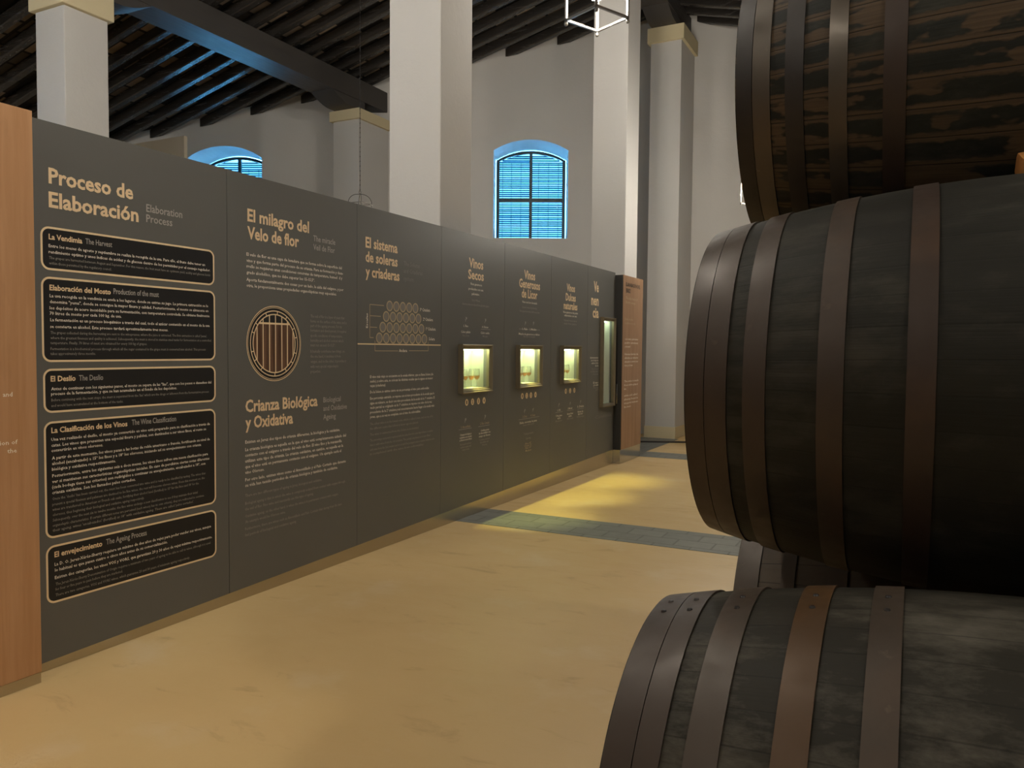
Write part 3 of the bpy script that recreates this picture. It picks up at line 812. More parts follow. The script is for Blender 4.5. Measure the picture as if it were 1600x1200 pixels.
('6t', 'body', 'muy dulce', 7.98, 0.7247, 0.08, 0.0213),
('6t', 'body', 'Aroma floral', 8.249, 0.7525, 0.17, 0.0219),
('6t', 'body', 'a jazmín', 8.287, 0.7264, 0.094, 0.022),
('6t', 'body', 'Notas de', 8.564, 0.7559, 0.17, 0.0226),
('6t', 'body', 'higo y miel', 8.575, 0.7296, 0.14, 0.0226),
('6e', 'eng', 'Raisins', 7.928, 0.6953, 0.177, 0.0198),
('6e', 'eng', 'Floral', 8.251, 0.697, 0.17, 0.0205),
('6e', 'eng', 'Honey', 8.546, 0.6986, 0.211, 0.0211),
('7h', 'gold', 'Ve', 9.033, 2.2068, 0.165, 0.1236),
('7h', 'gold', 'nen', 8.952, 2.0403, 0.248, 0.1229),
('7h', 'gold', 'cia', 9.006, 1.8906, 0.2, 0.1238),
('7t', 'body', 'Instrumento', 8.94, 1.3881, 0.273, 0.0232),
('7t', 'body', 'con el que se', 8.962, 1.3554, 0.252, 0.0233),
('7t', 'body', 'extrae el vino', 8.984, 1.3225, 0.231, 0.0233),
('7t', 'body', 'de la', 9.111, 1.2886, 0.106, 0.0236),
('7t', 'body', 'El vaso', 9.053, 1.0794, 0.171, 0.0236),
('7t', 'body', 'y la caña', 9.059, 1.051, 0.167, 0.0236),
('7e', 'eng', 'The tool used', 8.987, 1.2501, 0.231, 0.0218),
('7e', 'eng', 'to draw wine', 8.956, 1.2196, 0.263, 0.0218),
('7e', 'eng', 'from cask', 9.049, 1.1862, 0.171, 0.022),
('7e', 'eng', 'The cup', 9.06, 1.0172, 0.167, 0.022),
('7e', 'eng', 'and rod', 9.137, 0.9919, 0.091, 0.0222),
('7c', 'dim', 'Continúa', 9.135, 0.6393, 0.583, 0.0398),
]
# ------------------------------------------------------------------ exhibition wall
SEAM = [2.119, 3.286, 4.461, 5.567, 6.694, 7.777, 8.837, 9.80]
TOP = 2.5
def zbot(y): return 0.043 + 0.0193 * (y - 2.17)          # the boards hang level over a floor that falls away

def ring_board(y0, y1, hole=None, x0=-0.03, x1=0.0):
    bm = bmesh.new()
    g = 0.0022
    y0 += g; y1 -= g
    O = [(y0, zbot(y0)), (y1, zbot(y1)), (y1, TOP), (y0, TOP)]
    if not hole:
        return prism([(x0, a, b) for a, b in O], (x1 - x0, 0, 0))
    a, b, c, d = hole
    H = [(a, c), (b, c), (b, d), (a, d)]
    V = {}
    for nm, pts in (('O', O), ('H', H)):
        for nx, x in (('f', x1), ('b', x0)):
            V[nm + nx] = [bm.verts.new((x, p, q)) for p, q in pts]
    for i in range(4):
        j = (i + 1) % 4
        bm.faces.new([V['Of'][i], V['Of'][j], V['Hf'][j], V['Hf'][i]])
        bm.faces.new([V['Ob'][i], V['Hb'][i], V['Hb'][j], V['Ob'][j]])
        bm.faces.new([V['Of'][i], V['Ob'][i], V['Ob'][j], V['Of'][j]])
        bm.faces.new([V['Hf'][i], V['Hf'][j], V['Hb'][j], V['Hb'][i]])
    return bm

# ---- lettering: all lines are set first, then turned into meshes in one go
INK = {'gold': (M_GOLD, 0.028, 2), 'sub': (M_SUB, 0.010, 2), 'body': (M_BODY, 0.012, 1), 'eng': (M_ENG, 0.004, 1), 'dim': (M_DIM, 0.0, 1), 'tan': (M_TAN, 0.006, 1), 'black': (M_BLACK, 0.03, 1)}
def text_curve(s, bold, res):
    c = bpy.data.curves.new('t', 'FONT'); c.body = s; c.size = 1.0
    c.offset = bold; c.resolution_u = res; c.fill_mode = 'FRONT'
    o = bpy.data.objects.new('t', c); COL.objects.link(o)
    return o
EXTRA = []      # (key, style, text, y, z, width, cap, x)
def make_lettering(lines):
    """-> {key: bmesh} of flat ink lying on the plane x, reading along +y"""
    tmp = [text_curve(l[2], INK[l[1]][1], INK[l[1]][2]) for l in lines]
    hs = {st: text_curve('H', INK[st][1], 1) for st in INK}
    bpy.context.view_layer.update()
    dg = bpy.context.evaluated_depsgraph_get()
    def mesh_of(o): return bpy.data.meshes.new_from_object(o.evaluated_get(dg))
    capu = {}
    for st, o in hs.items():
        me = mesh_of(o); ys = [v.co.y for v in me.vertices]; capu[st] = max(ys); bpy.data.meshes.remove(me)
    out = {}
    for l, o in zip(lines, tmp):
        key, st, s, y, z, w, cap = l[:7]
        x = l[7] if len(l) > 7 else 0.0
        me = mesh_of(o)
        xs = [v.co.x for v in me.vertices]
        a, b = min(xs), max(xs)
        sx = w / (b - a); sz = cap / capu[st]
        bm = out.setdefault(key, bmesh.new())
        vs = [bm.verts.new((x + 0.0012, y + (v.co.x - a) * sx, z + v.co.y * sz)) for v in me.vertices]
        for p in me.polygons:
            try: bm.faces.new([vs[i] for i in p.vertices])
            except ValueError: pass
        bpy.data.meshes.remove(me)
    for o in tmp + list(hs.values()):
        c = o.data; bpy.data.objects.remove(o); bpy.data.curves.remove(c)
    return out

# texts on the brown end panels
XW = 0.10
for s, y1, z, cap in (('and', 2.012, 1.276, .022), ('production of', 2.030, 1.072, .022), ('the', 2.026, 1.036, .022)):
    EXTRA.append(('Lw', 'body', s, y1 - 0.0215 * len(s) * 0.62, z, 0.0215 * len(s) * 0.62, cap * 0.85, XW))
EXTRA += [('Rh', 'black', 'ELABORACIÓN DEL', 9.93, 2.335, .60, .050, XW), ('Rh', 'black', 'JEREZ', 9.93, 2.255, .19, .050, XW)]
EXTRA += [('Rs', 'tan', 'The elaboration of', 9.93, 2.165, .50, .034, XW), ('Rs', 'tan', 'Sherry wines', 9.93, 2.110, .40, .034, XW)]
for s, z, w in (('El vino de Jerez', 1.89, .33), ('se elabora y se cría', 1.84, .42)):
    EXTRA.append(('Rs', 'tan', s, 9.92, z, w, .026, XW))
for s, z, w in (('con uvas palomino', 1.63, .56), ('pedro ximénez', 1.58, .55), ('y moscatel', 1.53, .22), ('blancas tierras de', 1.43, .56), ('albariza en viñedos', 1.38, .56), ('situados entre los', 1.33, .56), ('ríos y el mar', 1.28, .34),
                ('The wine is made', 1.07, .60), ('from white grapes', 1.02, .58), ('in', .97, .08), ('white soil called', .88, .55), ('albariza found in', .83, .58), ('vineyards between', .78, .58), ('the rivers', .73, .28)):
    EXTRA.append(('Rt', 'body', s, 9.92, z, w, .026, XW))
# numerals on the round badges
BADGE = {4: [(5.993, '1'), (6.096, '2'), (6.203, '3'), (6.306, '4')], 5: [(7.096, '1'), (7.198, '2'), (7.296, '3'), (7.405, '4')], 6: [(8.204, '1'), (8.330, '2'), (8.456, '3')]}
for k, L in BADGE.items():
    for i, (y, s) in enumerate(L):
        EXTRA.append(('n%d%d' % (k, i), 'black', s, y - .010, 1.003 + .0012*k, .017, .030, 0.001))
LET = make_lettering(TEXTS + EXTRA)
def letter(key, name, parent, off, style):
    return obj(name, LET.pop(key), INK[style][0], parent, off, recalc=False)

def rounded(y0, y1, z0, z1, r, n=6):
    pts = []
    for cy, cz, a0 in ((y1-r, z0+r, -90), (y1-r, z1-r, 0), (y0+r, z1-r, 90), (y0+r, z0+r, 180)):
        for k in range(n + 1):
            a = math.radians(a0 + 90*k/n); pts.append((cy + r*math.cos(a), cz + r*math.sin(a)))
    return pts
def flat(pts, x):
    bm = bmesh.new(); bm.faces.new([bm.verts.new((x, a, b)) for a, b in pts]); return bm
def band(bm, outer, inner, x):
    A = [bm.verts.new((x, a, b)) for a, b in outer]; B = [bm.verts.new((x, a, b)) for a, b in inner]
    n = len(A)
    for i in range(n): bm.faces.new([A[i], A[(i+1) % n], B[(i+1) % n], B[i]])
def circ(cy, cz, r, n=40, rz=None):
    return [(cy + r*math.cos(2*PI*k/n), cz + (rz or r)*math.sin(2*PI*k/n)) for k in range(n)]
def stroke(bm, p, q, w, x):
    d = Vector((q[0]-p[0], q[1]-p[1])); d.normalize(); nx, ny = -d.y*w/2, d.x*w/2
    bm.faces.new([bm.verts.new((x, a, b)) for a, b in ((p[0]+nx, p[1]+ny), (p[0]-nx, p[1]-ny), (q[0]-nx, q[1]-ny), (q[0]+nx, q[1]+ny))])

LABELS = {1: 'dark grey exhibition panel headed Proceso de Elaboración with five boxed texts',
 2: 'dark grey exhibition panel headed El milagro del Velo de flor with round barrel emblem',
 3: 'dark grey exhibition panel headed El sistema de soleras with a pyramid diagram of barrels',
 4: 'dark grey exhibition panel headed Vinos Secos with a lit glass niche',
 5: 'dark grey exhibition panel headed Vinos Generosos de Licor with a lit glass niche',
 6: 'dark grey exhibition panel headed Vinos Dulces naturales with a lit glass niche',
 7: 'narrow dark grey exhibition panel headed Venencia with a tall glass niche'}
HOLE = {4: (5.885, 6.345, 1.145, 1.492), 5: (6.985, 7.440, 1.150, 1.495), 6: (8.070, 8.510, 1.155, 1.498), 7: (9.315, 9.690, 0.815, 1.862)}
FR = 0.042
panels = {}
for k in range(1, 8):
    y0, y1 = SEAM[k-1], SEAM[k]
    off = (0, (y0+y1)/2, 0)
    t = panels[k] = root('exhibition_panel', off, LABELS[k], 'panel', 'dark exhibition panels')
    obj('board', ring_board(y0, y1, HOLE.get(k)), M_BOARD, t, off)
    pz = 0.0008
    bm = prism([(-0.032, y0, pz), (-0.032, y1, pz), (-0.032, y1, zbot(y1)-.002), (-0.032, y0, zbot(y0)-.002)], (0.028, 0, 0))
    obj('plinth', bm, M_PLINTH, t, off)
    obj('backing', prism([(-0.06, y0+.003, 0.01), (-0.06, y1-.003, 0.01), (-0.06, y1-.003, TOP-.005), (-0.06, y0+.003, TOP-.005)], (0.025, 0, 0)) if k not in HOLE else
        ring_board(y0+.003, y1-.003, (HOLE[k][0]-.0125, HOLE[k][1]+.0125, HOLE[k][2]-.0125, HOLE[k][3]+.0125), -0.06, -0.034), M_SEAM, t, off)

# panel 1
t = panels[1]; off = tuple(t.location)
letter('1h', 'heading_lettering', t, off, 'gold'); letter('1s', 'subtitle_lettering', t, off, 'sub')
BOXES = [(2.207, 3.192, 1.834, 2.030), (2.206, 3.195, 1.417, 1.804), (2.208, 3.195, 1.185, 1.387), (2.207, 3.192, 0.608, 1.146), (2.207, 3.192, 0.306, 0.575)]
for i, (a, b, c, d) in enumerate(BOXES):
    bx = obj('text_box', flat(rounded(a+.004, b-.004, c+.004, d-.004, 0.036), 0.0006), M_BLACK, t, off)
    bm = bmesh.new(); band(bm, rounded(a, b, c, d, 0.040), rounded(a+.0095, b-.0095, c+.0095, d-.0095, 0.0305), 0.0010)
    obj('gold_border', bm, M_BORDER, bx, off)
    n = i + 1
    letter('1b%dh' % n, 'title_lettering', bx, off, 'gold'); letter('1b%ds' % n, 'subtitle_lettering', bx, off, 'sub')
    letter('1b%dt' % n, 'body_lettering', bx, off, 'body'); letter('1b%de' % n, 'translation_lettering', bx, off, 'eng')

# panel 2, with the barrel-head emblem
t = panels[2]; off = tuple(t.location)
letter('2h', 'heading_lettering', t, off, 'gold'); letter('2s', 'subtitle_lettering', t, off, 'sub')
letter('2t', 'body_lettering', t, off, 'body'); letter('2e', 'translation_lettering', t, off, 'eng')
letter('2k', 'heading_lettering', t, off, 'gold'); letter('2q', 'subtitle_lettering', t, off, 'sub')
letter('2u', 'body_lettering', t, off, 'body'); letter('2v', 'translation_lettering', t, off, 'eng')
ey, ez, er = 3.657, 1.5155, 0.2305
em = obj('emblem', flat(circ(ey, ez, er*.995, 64), 0.0006), M_BLACK, t, off)
ri = er*.775; hz = ez + er*.53; ha = math.asin(.53/.775)
pts = [(ey + ri*math.cos(a), ez + ri*math.sin(a)) for a in [PI - ha + (PI + 2*ha)*k/48 for k in range(49)]]
M_STAVEPRINT = mk_wood('printed_barrel_wood', (0.050, 0.022, 0.012), (0.21, 0.115, 0.07), 0.4)
obj('printed_barrel_head', flat(pts, 0.0009), M_STAVEPRINT, em, off)
bm = bmesh.new()
for r, w in ((1.0, .022), (.957, .014), (.878, .026), (.788, .030)):
    band(bm, circ(ey, ez, er*r, 72), circ(ey, ez, er*(r-w), 72), 0.0013)
for k, dg in enumerate((83, 112, 142, 160, 195, 212, 234, 270, 300, 322, 342, 12, 30, 58)):
    a = math.radians(dg); stroke(bm, (ey + er*.765*math.cos(a), ez + er*.765*math.sin(a)), (ey + er*.87*math.cos(a), ez + er*.87*math.sin(a)), .0055, 0.00135)
for f in (-.635, -.42, -.19, .03, .265, .476, .69):
    hh = math.sqrt(.765**2 - f*f) * er
    stroke(bm, (ey + f*er, ez - hh), (ey + f*er, ez + hh), .0075, 0.0014)
hw = math.sqrt(.765**2 - .53**2) * er
stroke(bm, (ey - hw, hz), (ey + hw, hz), .011, 0.0015)
obj('gold_lines', bm, M_BORDER, em, off, recalc=False)

# panel 3, with the stacked-barrel diagram
t = panels[3]; off = tuple(t.location)
letter('3h', 'heading_lettering', t, off, 'gold'); letter('3s', 'subtitle_lettering', t, off, 'dim')
letter('3t', 'body_lettering', t, off, 'body'); letter('3e', 'translation_lettering', t, off, 'eng')
bm = bmesh.new()
stroke(bm, (4.466, 1.522), (5.560, 1.522), .009, .0010)
dgm = obj('diagram', bm, M_BORDER, t, off, recalc=False)
letter('3d', 'caption_lettering', dgm, off, 'body')
bmd = bmesh.new(); bmr = bmesh.new()
for row, (n, ya, z) in enumerate(((8, 4.719, 1.568), (7, 4.761, 1.648), (6, 4.803, 1.728), (5, 4.846, 1.808))):
    for i in range(n):
        cy = ya + i*0.0852
        bmd.faces.new([bmd.verts.new((.0008, a, b)) for a, b in circ(cy, z, .036, 24)])
        band(bmr, circ(cy, z, .040, 24), circ(cy, z, .031, 24), .0013)
obj('barrel_discs', bmd, M_DIM, dgm, off, recalc=False)
obj('barrel_rings', bmr, M_TAN, dgm, off, recalc=False)
bm = bmesh.new()
for a, b in (((4.605, 1.808), (4.605, 1.567)), ((4.605, 1.807), (4.775, 1.807)), ((4.605, 1.726), (4.736, 1.726)), ((4.605, 1.644), (4.691, 1.644)), ((4.605, 1.569), (4.649, 1.569)),
             ((4.666, 1.548), (4.666, 1.472)), ((4.666, 1.473), (4.955, 1.473)), ((5.10, 1.475), (5.371, 1.475)), ((5.371, 1.548), (5.371, 1.475))):
    stroke(bm, a, b, .005, .0016)
obj('bracket_lines', bm, M_TAN, dgm, off, recalc=False)
# the word Escalas stands upright beside the bracket
c = make_lettering([('e', 'body', 'Escalas', 0.0, 0.0, 0.105, 0.021)])['e']
for v in c.verts:
    yy, zz = v.co.y, v.co.z
    v.co = Vector((v.co.x, 4.582 - zz, 1.637 + yy))
obj('scale_lettering', c, M_BODY, dgm, off, recalc=False)

def icons(k, places, t, off):
    bm = bmesh.new(); rnd = random.Random(k)
    for (y, z) in places:
        s = .020
        stroke(bm, (y - s*.5, z - s), (y + s*.5, z + s), .005, .0011)
        for f in (-.3, .2, .6):
            d = rnd.choice((-1, 1)); stroke(bm, (y + s*.5*f, z + s*f), (y + s*.5*f + d*s*.7, z + s*(f + .35)), .004, .0012)
        band(bm, circ(y + s*.4, z + s*.5, .010, 12), circ(y + s*.4, z + s*.5, .006, 12), .0013)
    obj('icon_print', bm, M_SUB, t, off, recalc=False)
def rules(lines, t, off):
    bm = bmesh.new()
    for ya, yb, z in lines: stroke(bm, (ya, z), (yb, z), .0035, .0011)
    obj('printed_rule', bm, M_SUB, t, off, recalc=False)
for k in (4, 5, 6, 7):
    t = panels[k]; off = tuple(t.location)
    letter('%dh' % k, 'heading_lettering', t, off, 'gold'); letter('%dt' % k, 'body_lettering', t, off, 'body'); letter('%de' % k, 'translation_lettering', t, off, 'eng')
    if '%dg' % k in LET: letter('%dg' % k, 'wine_name_lettering', t, off, 'tan')
letter('7c', 'direction_lettering', panels[7], tuple(panels[7].location), 'dim')
icons(4, [(5.971, 1.751), (6.317, 1.749), (5.971, .865), (6.324, .869)], panels[4], tuple(panels[4].location))
icons(5, [(7.146, 1.753), (7.338, 1.757), (7.152, .869), (7.345, .867)], panels[5], tuple(panels[5].location))
icons(6, [(8.011, .879), (8.335, .876), (8.645, .879)], panels[6], tuple(panels[6].location))
rules([(6.24, 6.42, 1.672), (5.86, 6.08, .790), (6.20, 6.42, .790)], panels[4], tuple(panels[4].location))
rules([(7.01, 7.50, 1.695), (7.02, 7.50, .790)], panels[5], tuple(panels[5].location))
rules([(7.92, 8.12, .800), (8.24, 8.44, .800), (8.55, 8.75, .800)], panels[6], tuple(panels[6].location))
for k, L in BADGE.items():
    t = panels[k]; off = tuple(t.location)
    for i, (y, s) in enumerate(L):
        bd = obj('number_badge', flat(circ(y, 1.018 + .0012*k, .028, 20, .030), .0008), M_BORDER, t, off)
        letter('n%d%d' % (k, i), 'numeral', bd, off, 'black')

# lit niches: moulded frame, lining, glass, lamp strip
PROF = [(0, 0.0005), (0, .047), (.010, .050), (.016, .044), (.026, .042), (.032, .034), (FR, .030), (FR, 0.0005)]
def niche(k, depth, lit=True):
    t = panels[k]; off = tuple(t.location)
    a, b, c, d = HOLE[k]
    bm = bmesh.new(); loops = []
    e = FR
    for w, x in PROF:
        loops.append([bm.verts.new((x, p, q)) for p, q in ((a-e+w, c-e+w), (b+e-w, c-e+w), (b+e-w, d+e-w), (a-e+w, d+e-w))])
    for i in range(len(loops) - 1):
        for j in range(4):
            bm.faces.new([loops[i][j], loops[i][(j+1) % 4], loops[i+1][(j+1) % 4], loops[i+1][j]])
    obj('frame', bm, M_FRAME, t, off)
    # open box behind the board
    bm = bmesh.new()
    x0, x1 = -depth, -0.0305
    s = 0.012
    F = [bm.verts.new((x1, p, q)) for p, q in ((a, c), (b, c), (b, d), (a, d))]
    B = [bm.verts.new((x0, p, q)) for p, q in ((a, c), (b, c), (b, d), (a, d))]
    Fo = [bm.verts.new((x1, p, q)) for p, q in ((a-s, c-s), (b+s, c-s), (b+s, d+s), (a-s, d+s))]
    Bo = [bm.verts.new((x0-s, p, q)) for p, q in ((a-s, c-s), (b+s, c-s), (b+s, d+s), (a-s, d+s))]
    for j in range(4):
        jj = (j+1) % 4
        bm.faces.new([F[j], B[j], B[jj], F[jj]]); bm.faces.new([Fo[j], Fo[jj], Bo[jj], Bo[j]]); bm.faces.new([F[j], F[jj], Fo[jj], Fo[j]])
    bm.faces.new(B); bm.faces.new(list(reversed(Bo)))
    obj('niche', bm, M_NICHE, t, off)
    obj('glass_pane', BOX(0.0165, 0.0195, a+.001, b-.001, c+.001, d-.001), M_PANE, t, off)
    if lit:
        obj('led_strip', BOX(-0.085, -0.072, a+.012, b-.012, d-.012, d-.004), M_LED if k < 7 else M_LED_DIM, t, off)
    if k < 7:
        sd = bpy.data.lights.new('niche_spotlight', 'SPOT')
        sd.energy = SPOT_WATT; sd.color = (1.0, 0.95, 0.27); sd.spot_size = math.radians(54); sd.spot_blend = 0.9; sd.shadow_soft_size = 0.006
        so = bpy.data.objects.new('niche_spotlight', sd); COL.objects.link(so)
        so.location = (-0.012, (a + b)/2, d - .016)
        so.rotation_euler = Vector((0.34, 0.20, -1.4)).to_track_quat('-Z', 'Y').to_euler()
for k in (4, 5, 6): niche(k, 0.155)
niche(7, 0.12)

# glasses in the niches: bowl, stem and foot blown in one, wine inside
def make_glass(label):
    t = root('sherry_glass', (0, 0, 0), label, 'glass')
    prof = [(0, .0), (.027, .0), (.028, .002), (.010, .006), (.0035, .014), (.0035, .060), (.010, .068), (.024, .085), (.029, .105), (.027, .135), (.0235, .168), (.0222, .168), (.0255, .135), (.0275, .105), (.0225, .087), (.009, .071), (0, .069)]
    obj('glass_bowl', LATHE(prof, 20), M_GLASS, t, smooth=True)
    obj('wine', LATHE([(0, .0695), (.0085, .0715), (.0215, .0875), (.0265, .100), (.0267, .1035), (0, .1035)], 20), M_WINE, t, smooth=True)
    return t
ORD = ['leftmost', 'second', 'third', 'rightmost']
first = None
for k, ys, word in ((4, (5.965, 6.075, 6.185, 6.285), 'Vinos Secos'), (5, (7.065, 7.170, 7.275, 7.375), 'Vinos Generosos de Licor'), (6, (8.165, 8.28, 8.395), 'Vinos Dulces naturales')):
    nm = ORD if len(ys) == 4 else ['leftmost', 'middle', 'rightmost']
    for i, y in enumerate(ys):
        if first is None: g = first = make_glass('')
        else: g = copy_tree(first)
        g.location = (-0.065, y, HOLE[k][2] + .0005); g.rotation_euler = (0, 0, .7*i)
        tag(g, 'stemmed glass of amber sherry, %s in the lit niche of %s' % (nm[i], word), 'glass', 'sherry glasses in the lit niches')

# brown end panels
t = root('wooden_panel', (0.05, 0.9, 0), 'pale brown wooden panel at the left edge, beside the boxed texts', 'panel'); off = (0.05, 0.9, 0)
obj('board', BOX(-0.03, XW, -0.6, 2.118, 0.05, 2.498, .002), M_PEAR, t, off)
obj('plinth', BOX(-0.03, XW-.004, -0.6, 2.116, 0.0008, 0.048), M_PLINTH, t, off)
letter('Lw', 'body_lettering', t, off, 'body')
t = root('wooden_panel', (0.05, 10.23, 0), 'reddish brown wooden panel at the far end of the dark panels', 'panel'); off = (0.05, 10.23, 0)
obj('board', BOX(-0.03, XW, 9.835, 10.66, 0.186, 2.474, .002), M_PEAR2, t, off)
obj('end_board', BOX(-0.03, XW-.003, 9.803, 9.833, 0.186, 2.470, .002), M_SEAM, t, off)
obj('plinth', BOX(-0.03, XW-.006, 9.806, 10.655, 0.0035, 0.184), M_STEEL, t, off)
bm = bmesh.new(); tube(bm, [(.045, 9.800, 1.06), (.045, 9.790, 1.05), (.045, 9.790, .80), (.045, 9.800, .79)], .006, 6)
obj('handle', bm, M_STEEL, t, off, smooth=True)
letter('Rh', 'heading_lettering', t, off, 'black'); letter('Rs', 'subtitle_lettering', t, off, 'tan'); letter('Rt', 'body_lettering', t, off, 'body')
# ------------------------------------------------------------------ barrels
LB, RH, RB = 1.30, 0.340, 0.424
def r_of(s): return RB - (RB - RH) * (2*s/LB - 1)**2
SEG = 96
def hoop_bm(s0, s1, th=0.0035):
    prof = []
    n = 4
    for i in range(n + 1):
        s = s0 + (s1 - s0)*i/n; prof.append((r_of(s) + th, s - LB/2))
    for i in range(n, -1, -1):
        s = s0 + (s1 - s0)*i/n; prof.append((r_of(s) - 0.002, s - LB/2))
    return LATHE(prof, SEG, 'x', (0, 0, RB), close=True)
def barrel(loc, label, stave_mat, bands, hoop_mats, joint_ang=None, group='stacked barrels'):
    t = root('barrel', loc, label, 'barrel', group)
    prof = [(RH - .030, .045 - LB/2), (RH - .028, 0.004 - LB/2), (RH - .008, -LB/2)]
    n = 30
    prof += [(r_of(LB*i/n), LB*i/n - LB/2) for i in range(n + 1)]
    prof += [(RH - .008, LB/2), (RH - .028, LB/2 - .004), (RH - .030, LB/2 - .045)]
    obj('staves', LATHE(prof, SEG, 'x', (0, 0, RB)), stave_mat, t, smooth=True, angle=40)
    for sgn in (-1, 1):
        obj('head', LATHE([(0, sgn*(LB/2 - .048)), (RH - .0295, sgn*(LB/2 - .048)), (RH - .0295, sgn*(LB/2 - .066)), (0, sgn*(LB/2 - .066))], 48, 'x', (0, 0, RB)), stave_mat, t)
    for side in (0, 1):
        for i, (a, b) in enumerate(bands):
            s0, s1 = (a, b) if side == 0 else (LB - b, LB - a)
            hp = obj('hoop', hoop_bm(s0, s1), hoop_mats[i % len(hoop_mats)], t, smooth=True, angle=30)
            if joint_ang is not None and side == 0:
                for da in (0.0, -0.13):
                    an = math.radians(joint_ang) + da; s = (s0 + s1)/2
                    r = r_of(s) + .0035
                    bm = bmesh.new()
                    lathe(bm, [(0, .003), (.0035, .0025), (.0052, 0), (.0052, -.004), (0, -.004)], 10)
                    # turn the rivet outward
                    rot = Vector((0, 0, 1)).rotation_difference(Vector((0, math.cos(an), math.sin(an)))).to_matrix()
                    for v in bm.verts:
                        v.co = rot @ v.co + Vector((s - LB/2, r*math.cos(an), RB + r*math.sin(an)))
                    obj('rivet', bm, M_IRON, hp)
    return t
MID = [(.003, .041), (.0425, .086), (.118, .160), (.251, .295), (.393, .437)]
BOT = [(.003, .051), (.0525, .093), (.128, .177), (.247, .294), (.356, .400)]
TOPB = [(.003, .041), (.0425, .084), (.119, .160), (.215, .254), (.327, .372)]
S_BLACK = mk_staves('black_painted_staves', (0.012, 0.0115, 0.009), (0.08, 0.06, 0.04), 0.0, 1.0, groove=0.25)
S_DUSTY = mk_staves('dusty_dark_staves', (0.016, 0.014, 0.010), (0.08, 0.06, 0.04), 0.0, 5.0, dust=0.9, groove=0.4)
S_PEEL = mk_staves('peeling_painted_staves', (0.010, 0.011, 0.009), (0.085, 0.058, 0.034), 1.0, 2.0, n_st=42)
S_FAR = mk_staves('worn_brown_staves', (0.055, 0.043, 0.032), (0.1, 0.08, 0.05), 0.0, 8.0, dust=0.5)
H_BROWN = mk_hoop('brown_painted_hoop', (0.042, 0.029, 0.021), 0.0)
H_BROWN2 = mk_hoop('dark_brown_hoop', (0.036, 0.023, 0.017), 3.0, rust_amt=0.4)
H_RUST = mk_hoop('rusty_hoop', (0.062, 0.032, 0.012), 6.0, rust=(0.11, 0.055, 0.016), rust_amt=0.7)
H_GREY = mk_hoop('greyed_iron_hoop', (0.072, 0.060, 0.047), 8.0, rust_amt=0.1, rough=0.38, metal=0.5)
H_DARK = mk_hoop('near_black_hoop', (0.020, 0.016, 0.014), 9.0, rust_amt=0.05)
H_OLD = mk_hoop('worn_hoop', (0.050, 0.037, 0.027), 11.0, rust_amt=0.2)
xc = 3.10 + LB/2
def bl(y, z): return (xc, y, z - RB)
barrel(bl(1.387, .694), 'nearest bottom barrel with dusty dark staves, brown hoops and one rusty hoop', S_DUSTY, BOT, [H_BROWN, H_BROWN, H_OLD, H_RUST, H_OLD], 99)
barrel(bl(1.882, 1.424), 'big black barrel in the middle of the stack with five brown hoops', S_BLACK, MID, [H_BROWN, H_BROWN, H_BROWN, H_BROWN, H_BROWN2])
barrel(bl(2.300, 2.165), 'topmost barrel with peeling black paint and bare brown stave edges', S_PEEL, TOPB, [H_DARK, H_GREY, H_DARK, H_GREY, H_BROWN2])
barrel(bl(2.371, .711), 'worn brown barrel lying on the floor behind the nearest bottom barrel', S_FAR, [(.003, .062), (.118, .152), (.230, .274), (.356, .40)], [H_OLD, H_OLD, H_OLD, H_OLD])
barrel(bl(2.868, 1.436), 'dark barrel hidden behind the middle one, under the topmost barrel', S_BLACK, MID, [H_BROWN])
barrel(bl(3.365, .705), 'dark barrel on the floor deepest in the stack', S_FAR, BOT, [H_OLD])
for (x, lab) in ((xc - .36, 'low timber bearer under the aisle ends of the bottom barrels'), (xc + .36, 'low timber bearer under the inner ends of the bottom barrels')):
    single('timber_bearer', BOX(x - .07, x + .07, .85, 3.9, .005, .694 - r_of(LB/2 - .27) - .006), M_BEAM, lab, 'bearer', None, (x, 2.4, .005))
# a wedge of orange wood in the gap between the top two barrels
bm = BOX(-.055, .055, -.03, .03, 0, .05, .010)
o = single('wedge', bm, M_CORK, 'small orange brown wooden wedge under the topmost barrel at the right edge', 'wedge')
o.location = (3.735, 1.950, 1.856); o.rotation_euler = (math.radians(25), 0, .1)

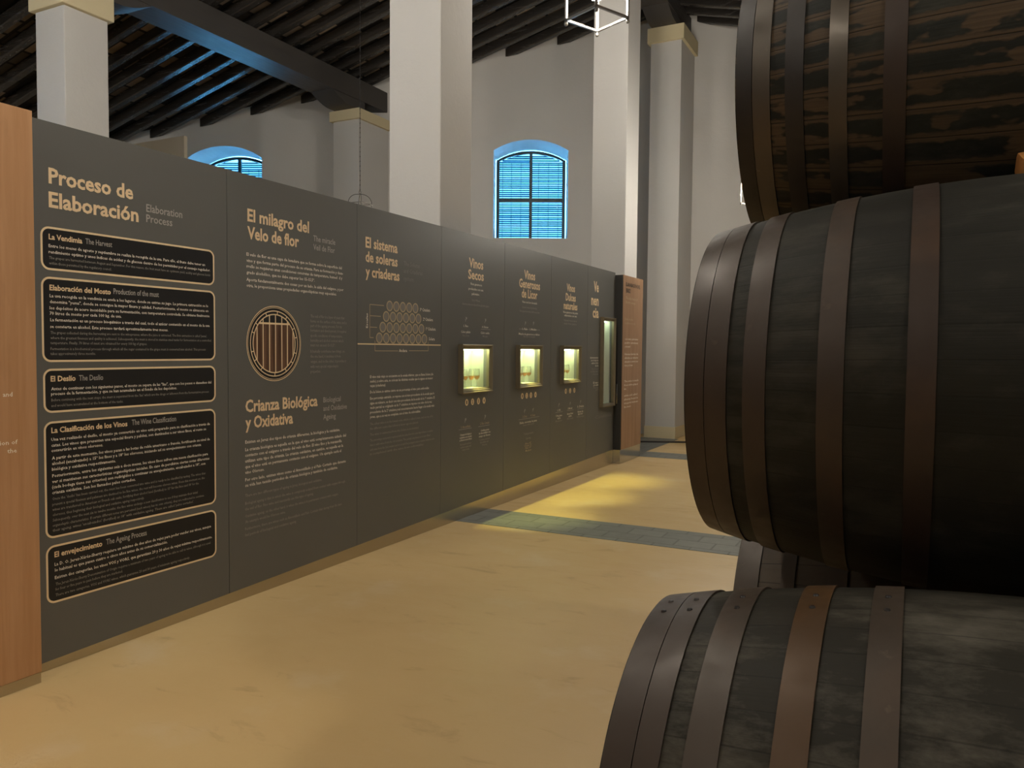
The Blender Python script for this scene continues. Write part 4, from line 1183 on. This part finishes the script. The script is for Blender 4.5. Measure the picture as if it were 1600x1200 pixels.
# ------------------------------------------------------------------ lanterns
def make_lantern(label, s=0.35, h=0.55, hang=1.0, scale=1.0, bulb=None):
    """open square iron cage hanging by a chain; its root is the centre of the cage foot"""
    t = root('lantern', (0, 0, 0), label, 'lantern')
    q = s/2
    bm = bmesh.new()
    C = [(-q, -q), (q, -q), (q, q), (-q, q)]
    w = .009
    for i in range(4):
        a, b = C[i], C[(i+1) % 4]
        for z in (0.0, h):
            x0, x1 = sorted((a[0], b[0])); y0, y1 = sorted((a[1], b[1]))
            box(bm, x0-w, x1+w, y0-w, y1+w, z-w, z+w)
        box(bm, a[0]-w, a[0]+w, a[1]-w, a[1]+w, 0, h)
    obj('cage', bm, M_WHITEIRON, t)
    for a in C:
        obj('finial', LATHE([(0, -.048), (.011, -.044), (.017, -.032), (.013, -.018), (.007, -.010), (0, -.008)], 12, c=(a[0], a[1], 0)), M_WHITEIRON, t, smooth=True)
    bm = bmesh.new()
    for a in C:
        pts = []
        for k in range(9):
            f = k/8; ang = f*PI/2
            pts.append((a[0]*math.cos(ang)**.8 if k < 8 else 0, a[1]*math.cos(ang)**.8 if k < 8 else 0, h + .20*math.sin(ang)))
        tube(bm, pts, .006, 6)
    obj('crown', bm, M_IRON, t, smooth=True)
    bm = bmesh.new()
    tube(bm, [(.032*math.cos(2*PI*k/20), 0, h + .237 + .032*math.sin(2*PI*k/20)) for k in range(20)], .005, 6, True)
    obj('ring', bm, M_IRON, t, smooth=True)
    z0 = h + .27
    bm = bmesh.new(); tube(bm, [(0, 0, z0), (0, 0, z0 + hang)], .0055, 6)
    n = int(hang/.10)
    for k in range(n):
        lathe(bm, [(0, .0), (.009, .012), (.009, .03), (0, .042)], 6, c=(0, 0, z0 + .1*k))
    obj('chain', bm, M_IRON, t, smooth=True)
    bm = bmesh.new(); tube(bm, [(0, 0, h + .20), (0, 0, h*.56)], .008, 8); lathe(bm, [(0, .10), (.02, .10), (.022, .05), (.018, .04), (0, .04)], 12, c=(0, 0, h*.52))
    obj('lamp_holder', bm, M_BULBCAP, t, smooth=True)
    bm = bmesh.new(); bmesh.ops.create_icosphere(bm, subdivisions=2, radius=.085); bmesh.ops.translate(bm, verts=bm.verts, vec=(0, 0, h*.42))
    obj('bulb', bm, bulb or M_BULB, t, smooth=True)
    t.scale = (scale,)*3
    return t
def hang_at(x, y, z, rz, label, scale=1.0, s=.35, bulb=None):
    hang = (zb(x) - z)/scale - .82 - .004
    t = make_lantern(label, s=s, hang=hang, scale=scale, bulb=bulb)
    t.location = (x, y, z); t.rotation_euler = (0, 0, rz); t['group'] = 'hanging lanterns'
    return t
RZ = yaw + PI/4
hang_at(0.37, 8.06, 5.03, RZ - .12, 'lit square lantern hanging high between the two tall pillars, right of the arched window', 1.325, bulb=M_BULB_SOFT)
hang_at(-2.01, 7.07, 2.80, RZ + .3, 'black lantern crown with ring and long chain showing above the panels', 0.52, bulb=M_BULB_OFF)
hang_at(1.545, 10.62, 3.42, RZ, 'small lit lantern peeping out left of the topmost barrel', .53, bulb=M_BULB_BRIGHT)
hang_at(0.8, 1.9, 4.9, RZ, 'unseen lantern added over the near aisle to light the panels and floor', 1.3)  # this and the next three are unseen, added to light the room
hang_at(1.0, -2.2, 5.0, RZ, 'unseen lantern added behind the viewer to light the aisle', 1.3, bulb=M_BULB_SOFT)
hang_at(6.0, 1.0, 4.6, RZ, 'unseen lantern added beyond the stacked barrels for light from the right', 1.2)
hang_at(-3.2, 2.4, 4.6, RZ, 'unseen lantern added behind the brown panel to light the far wall and pillars', 1.2)
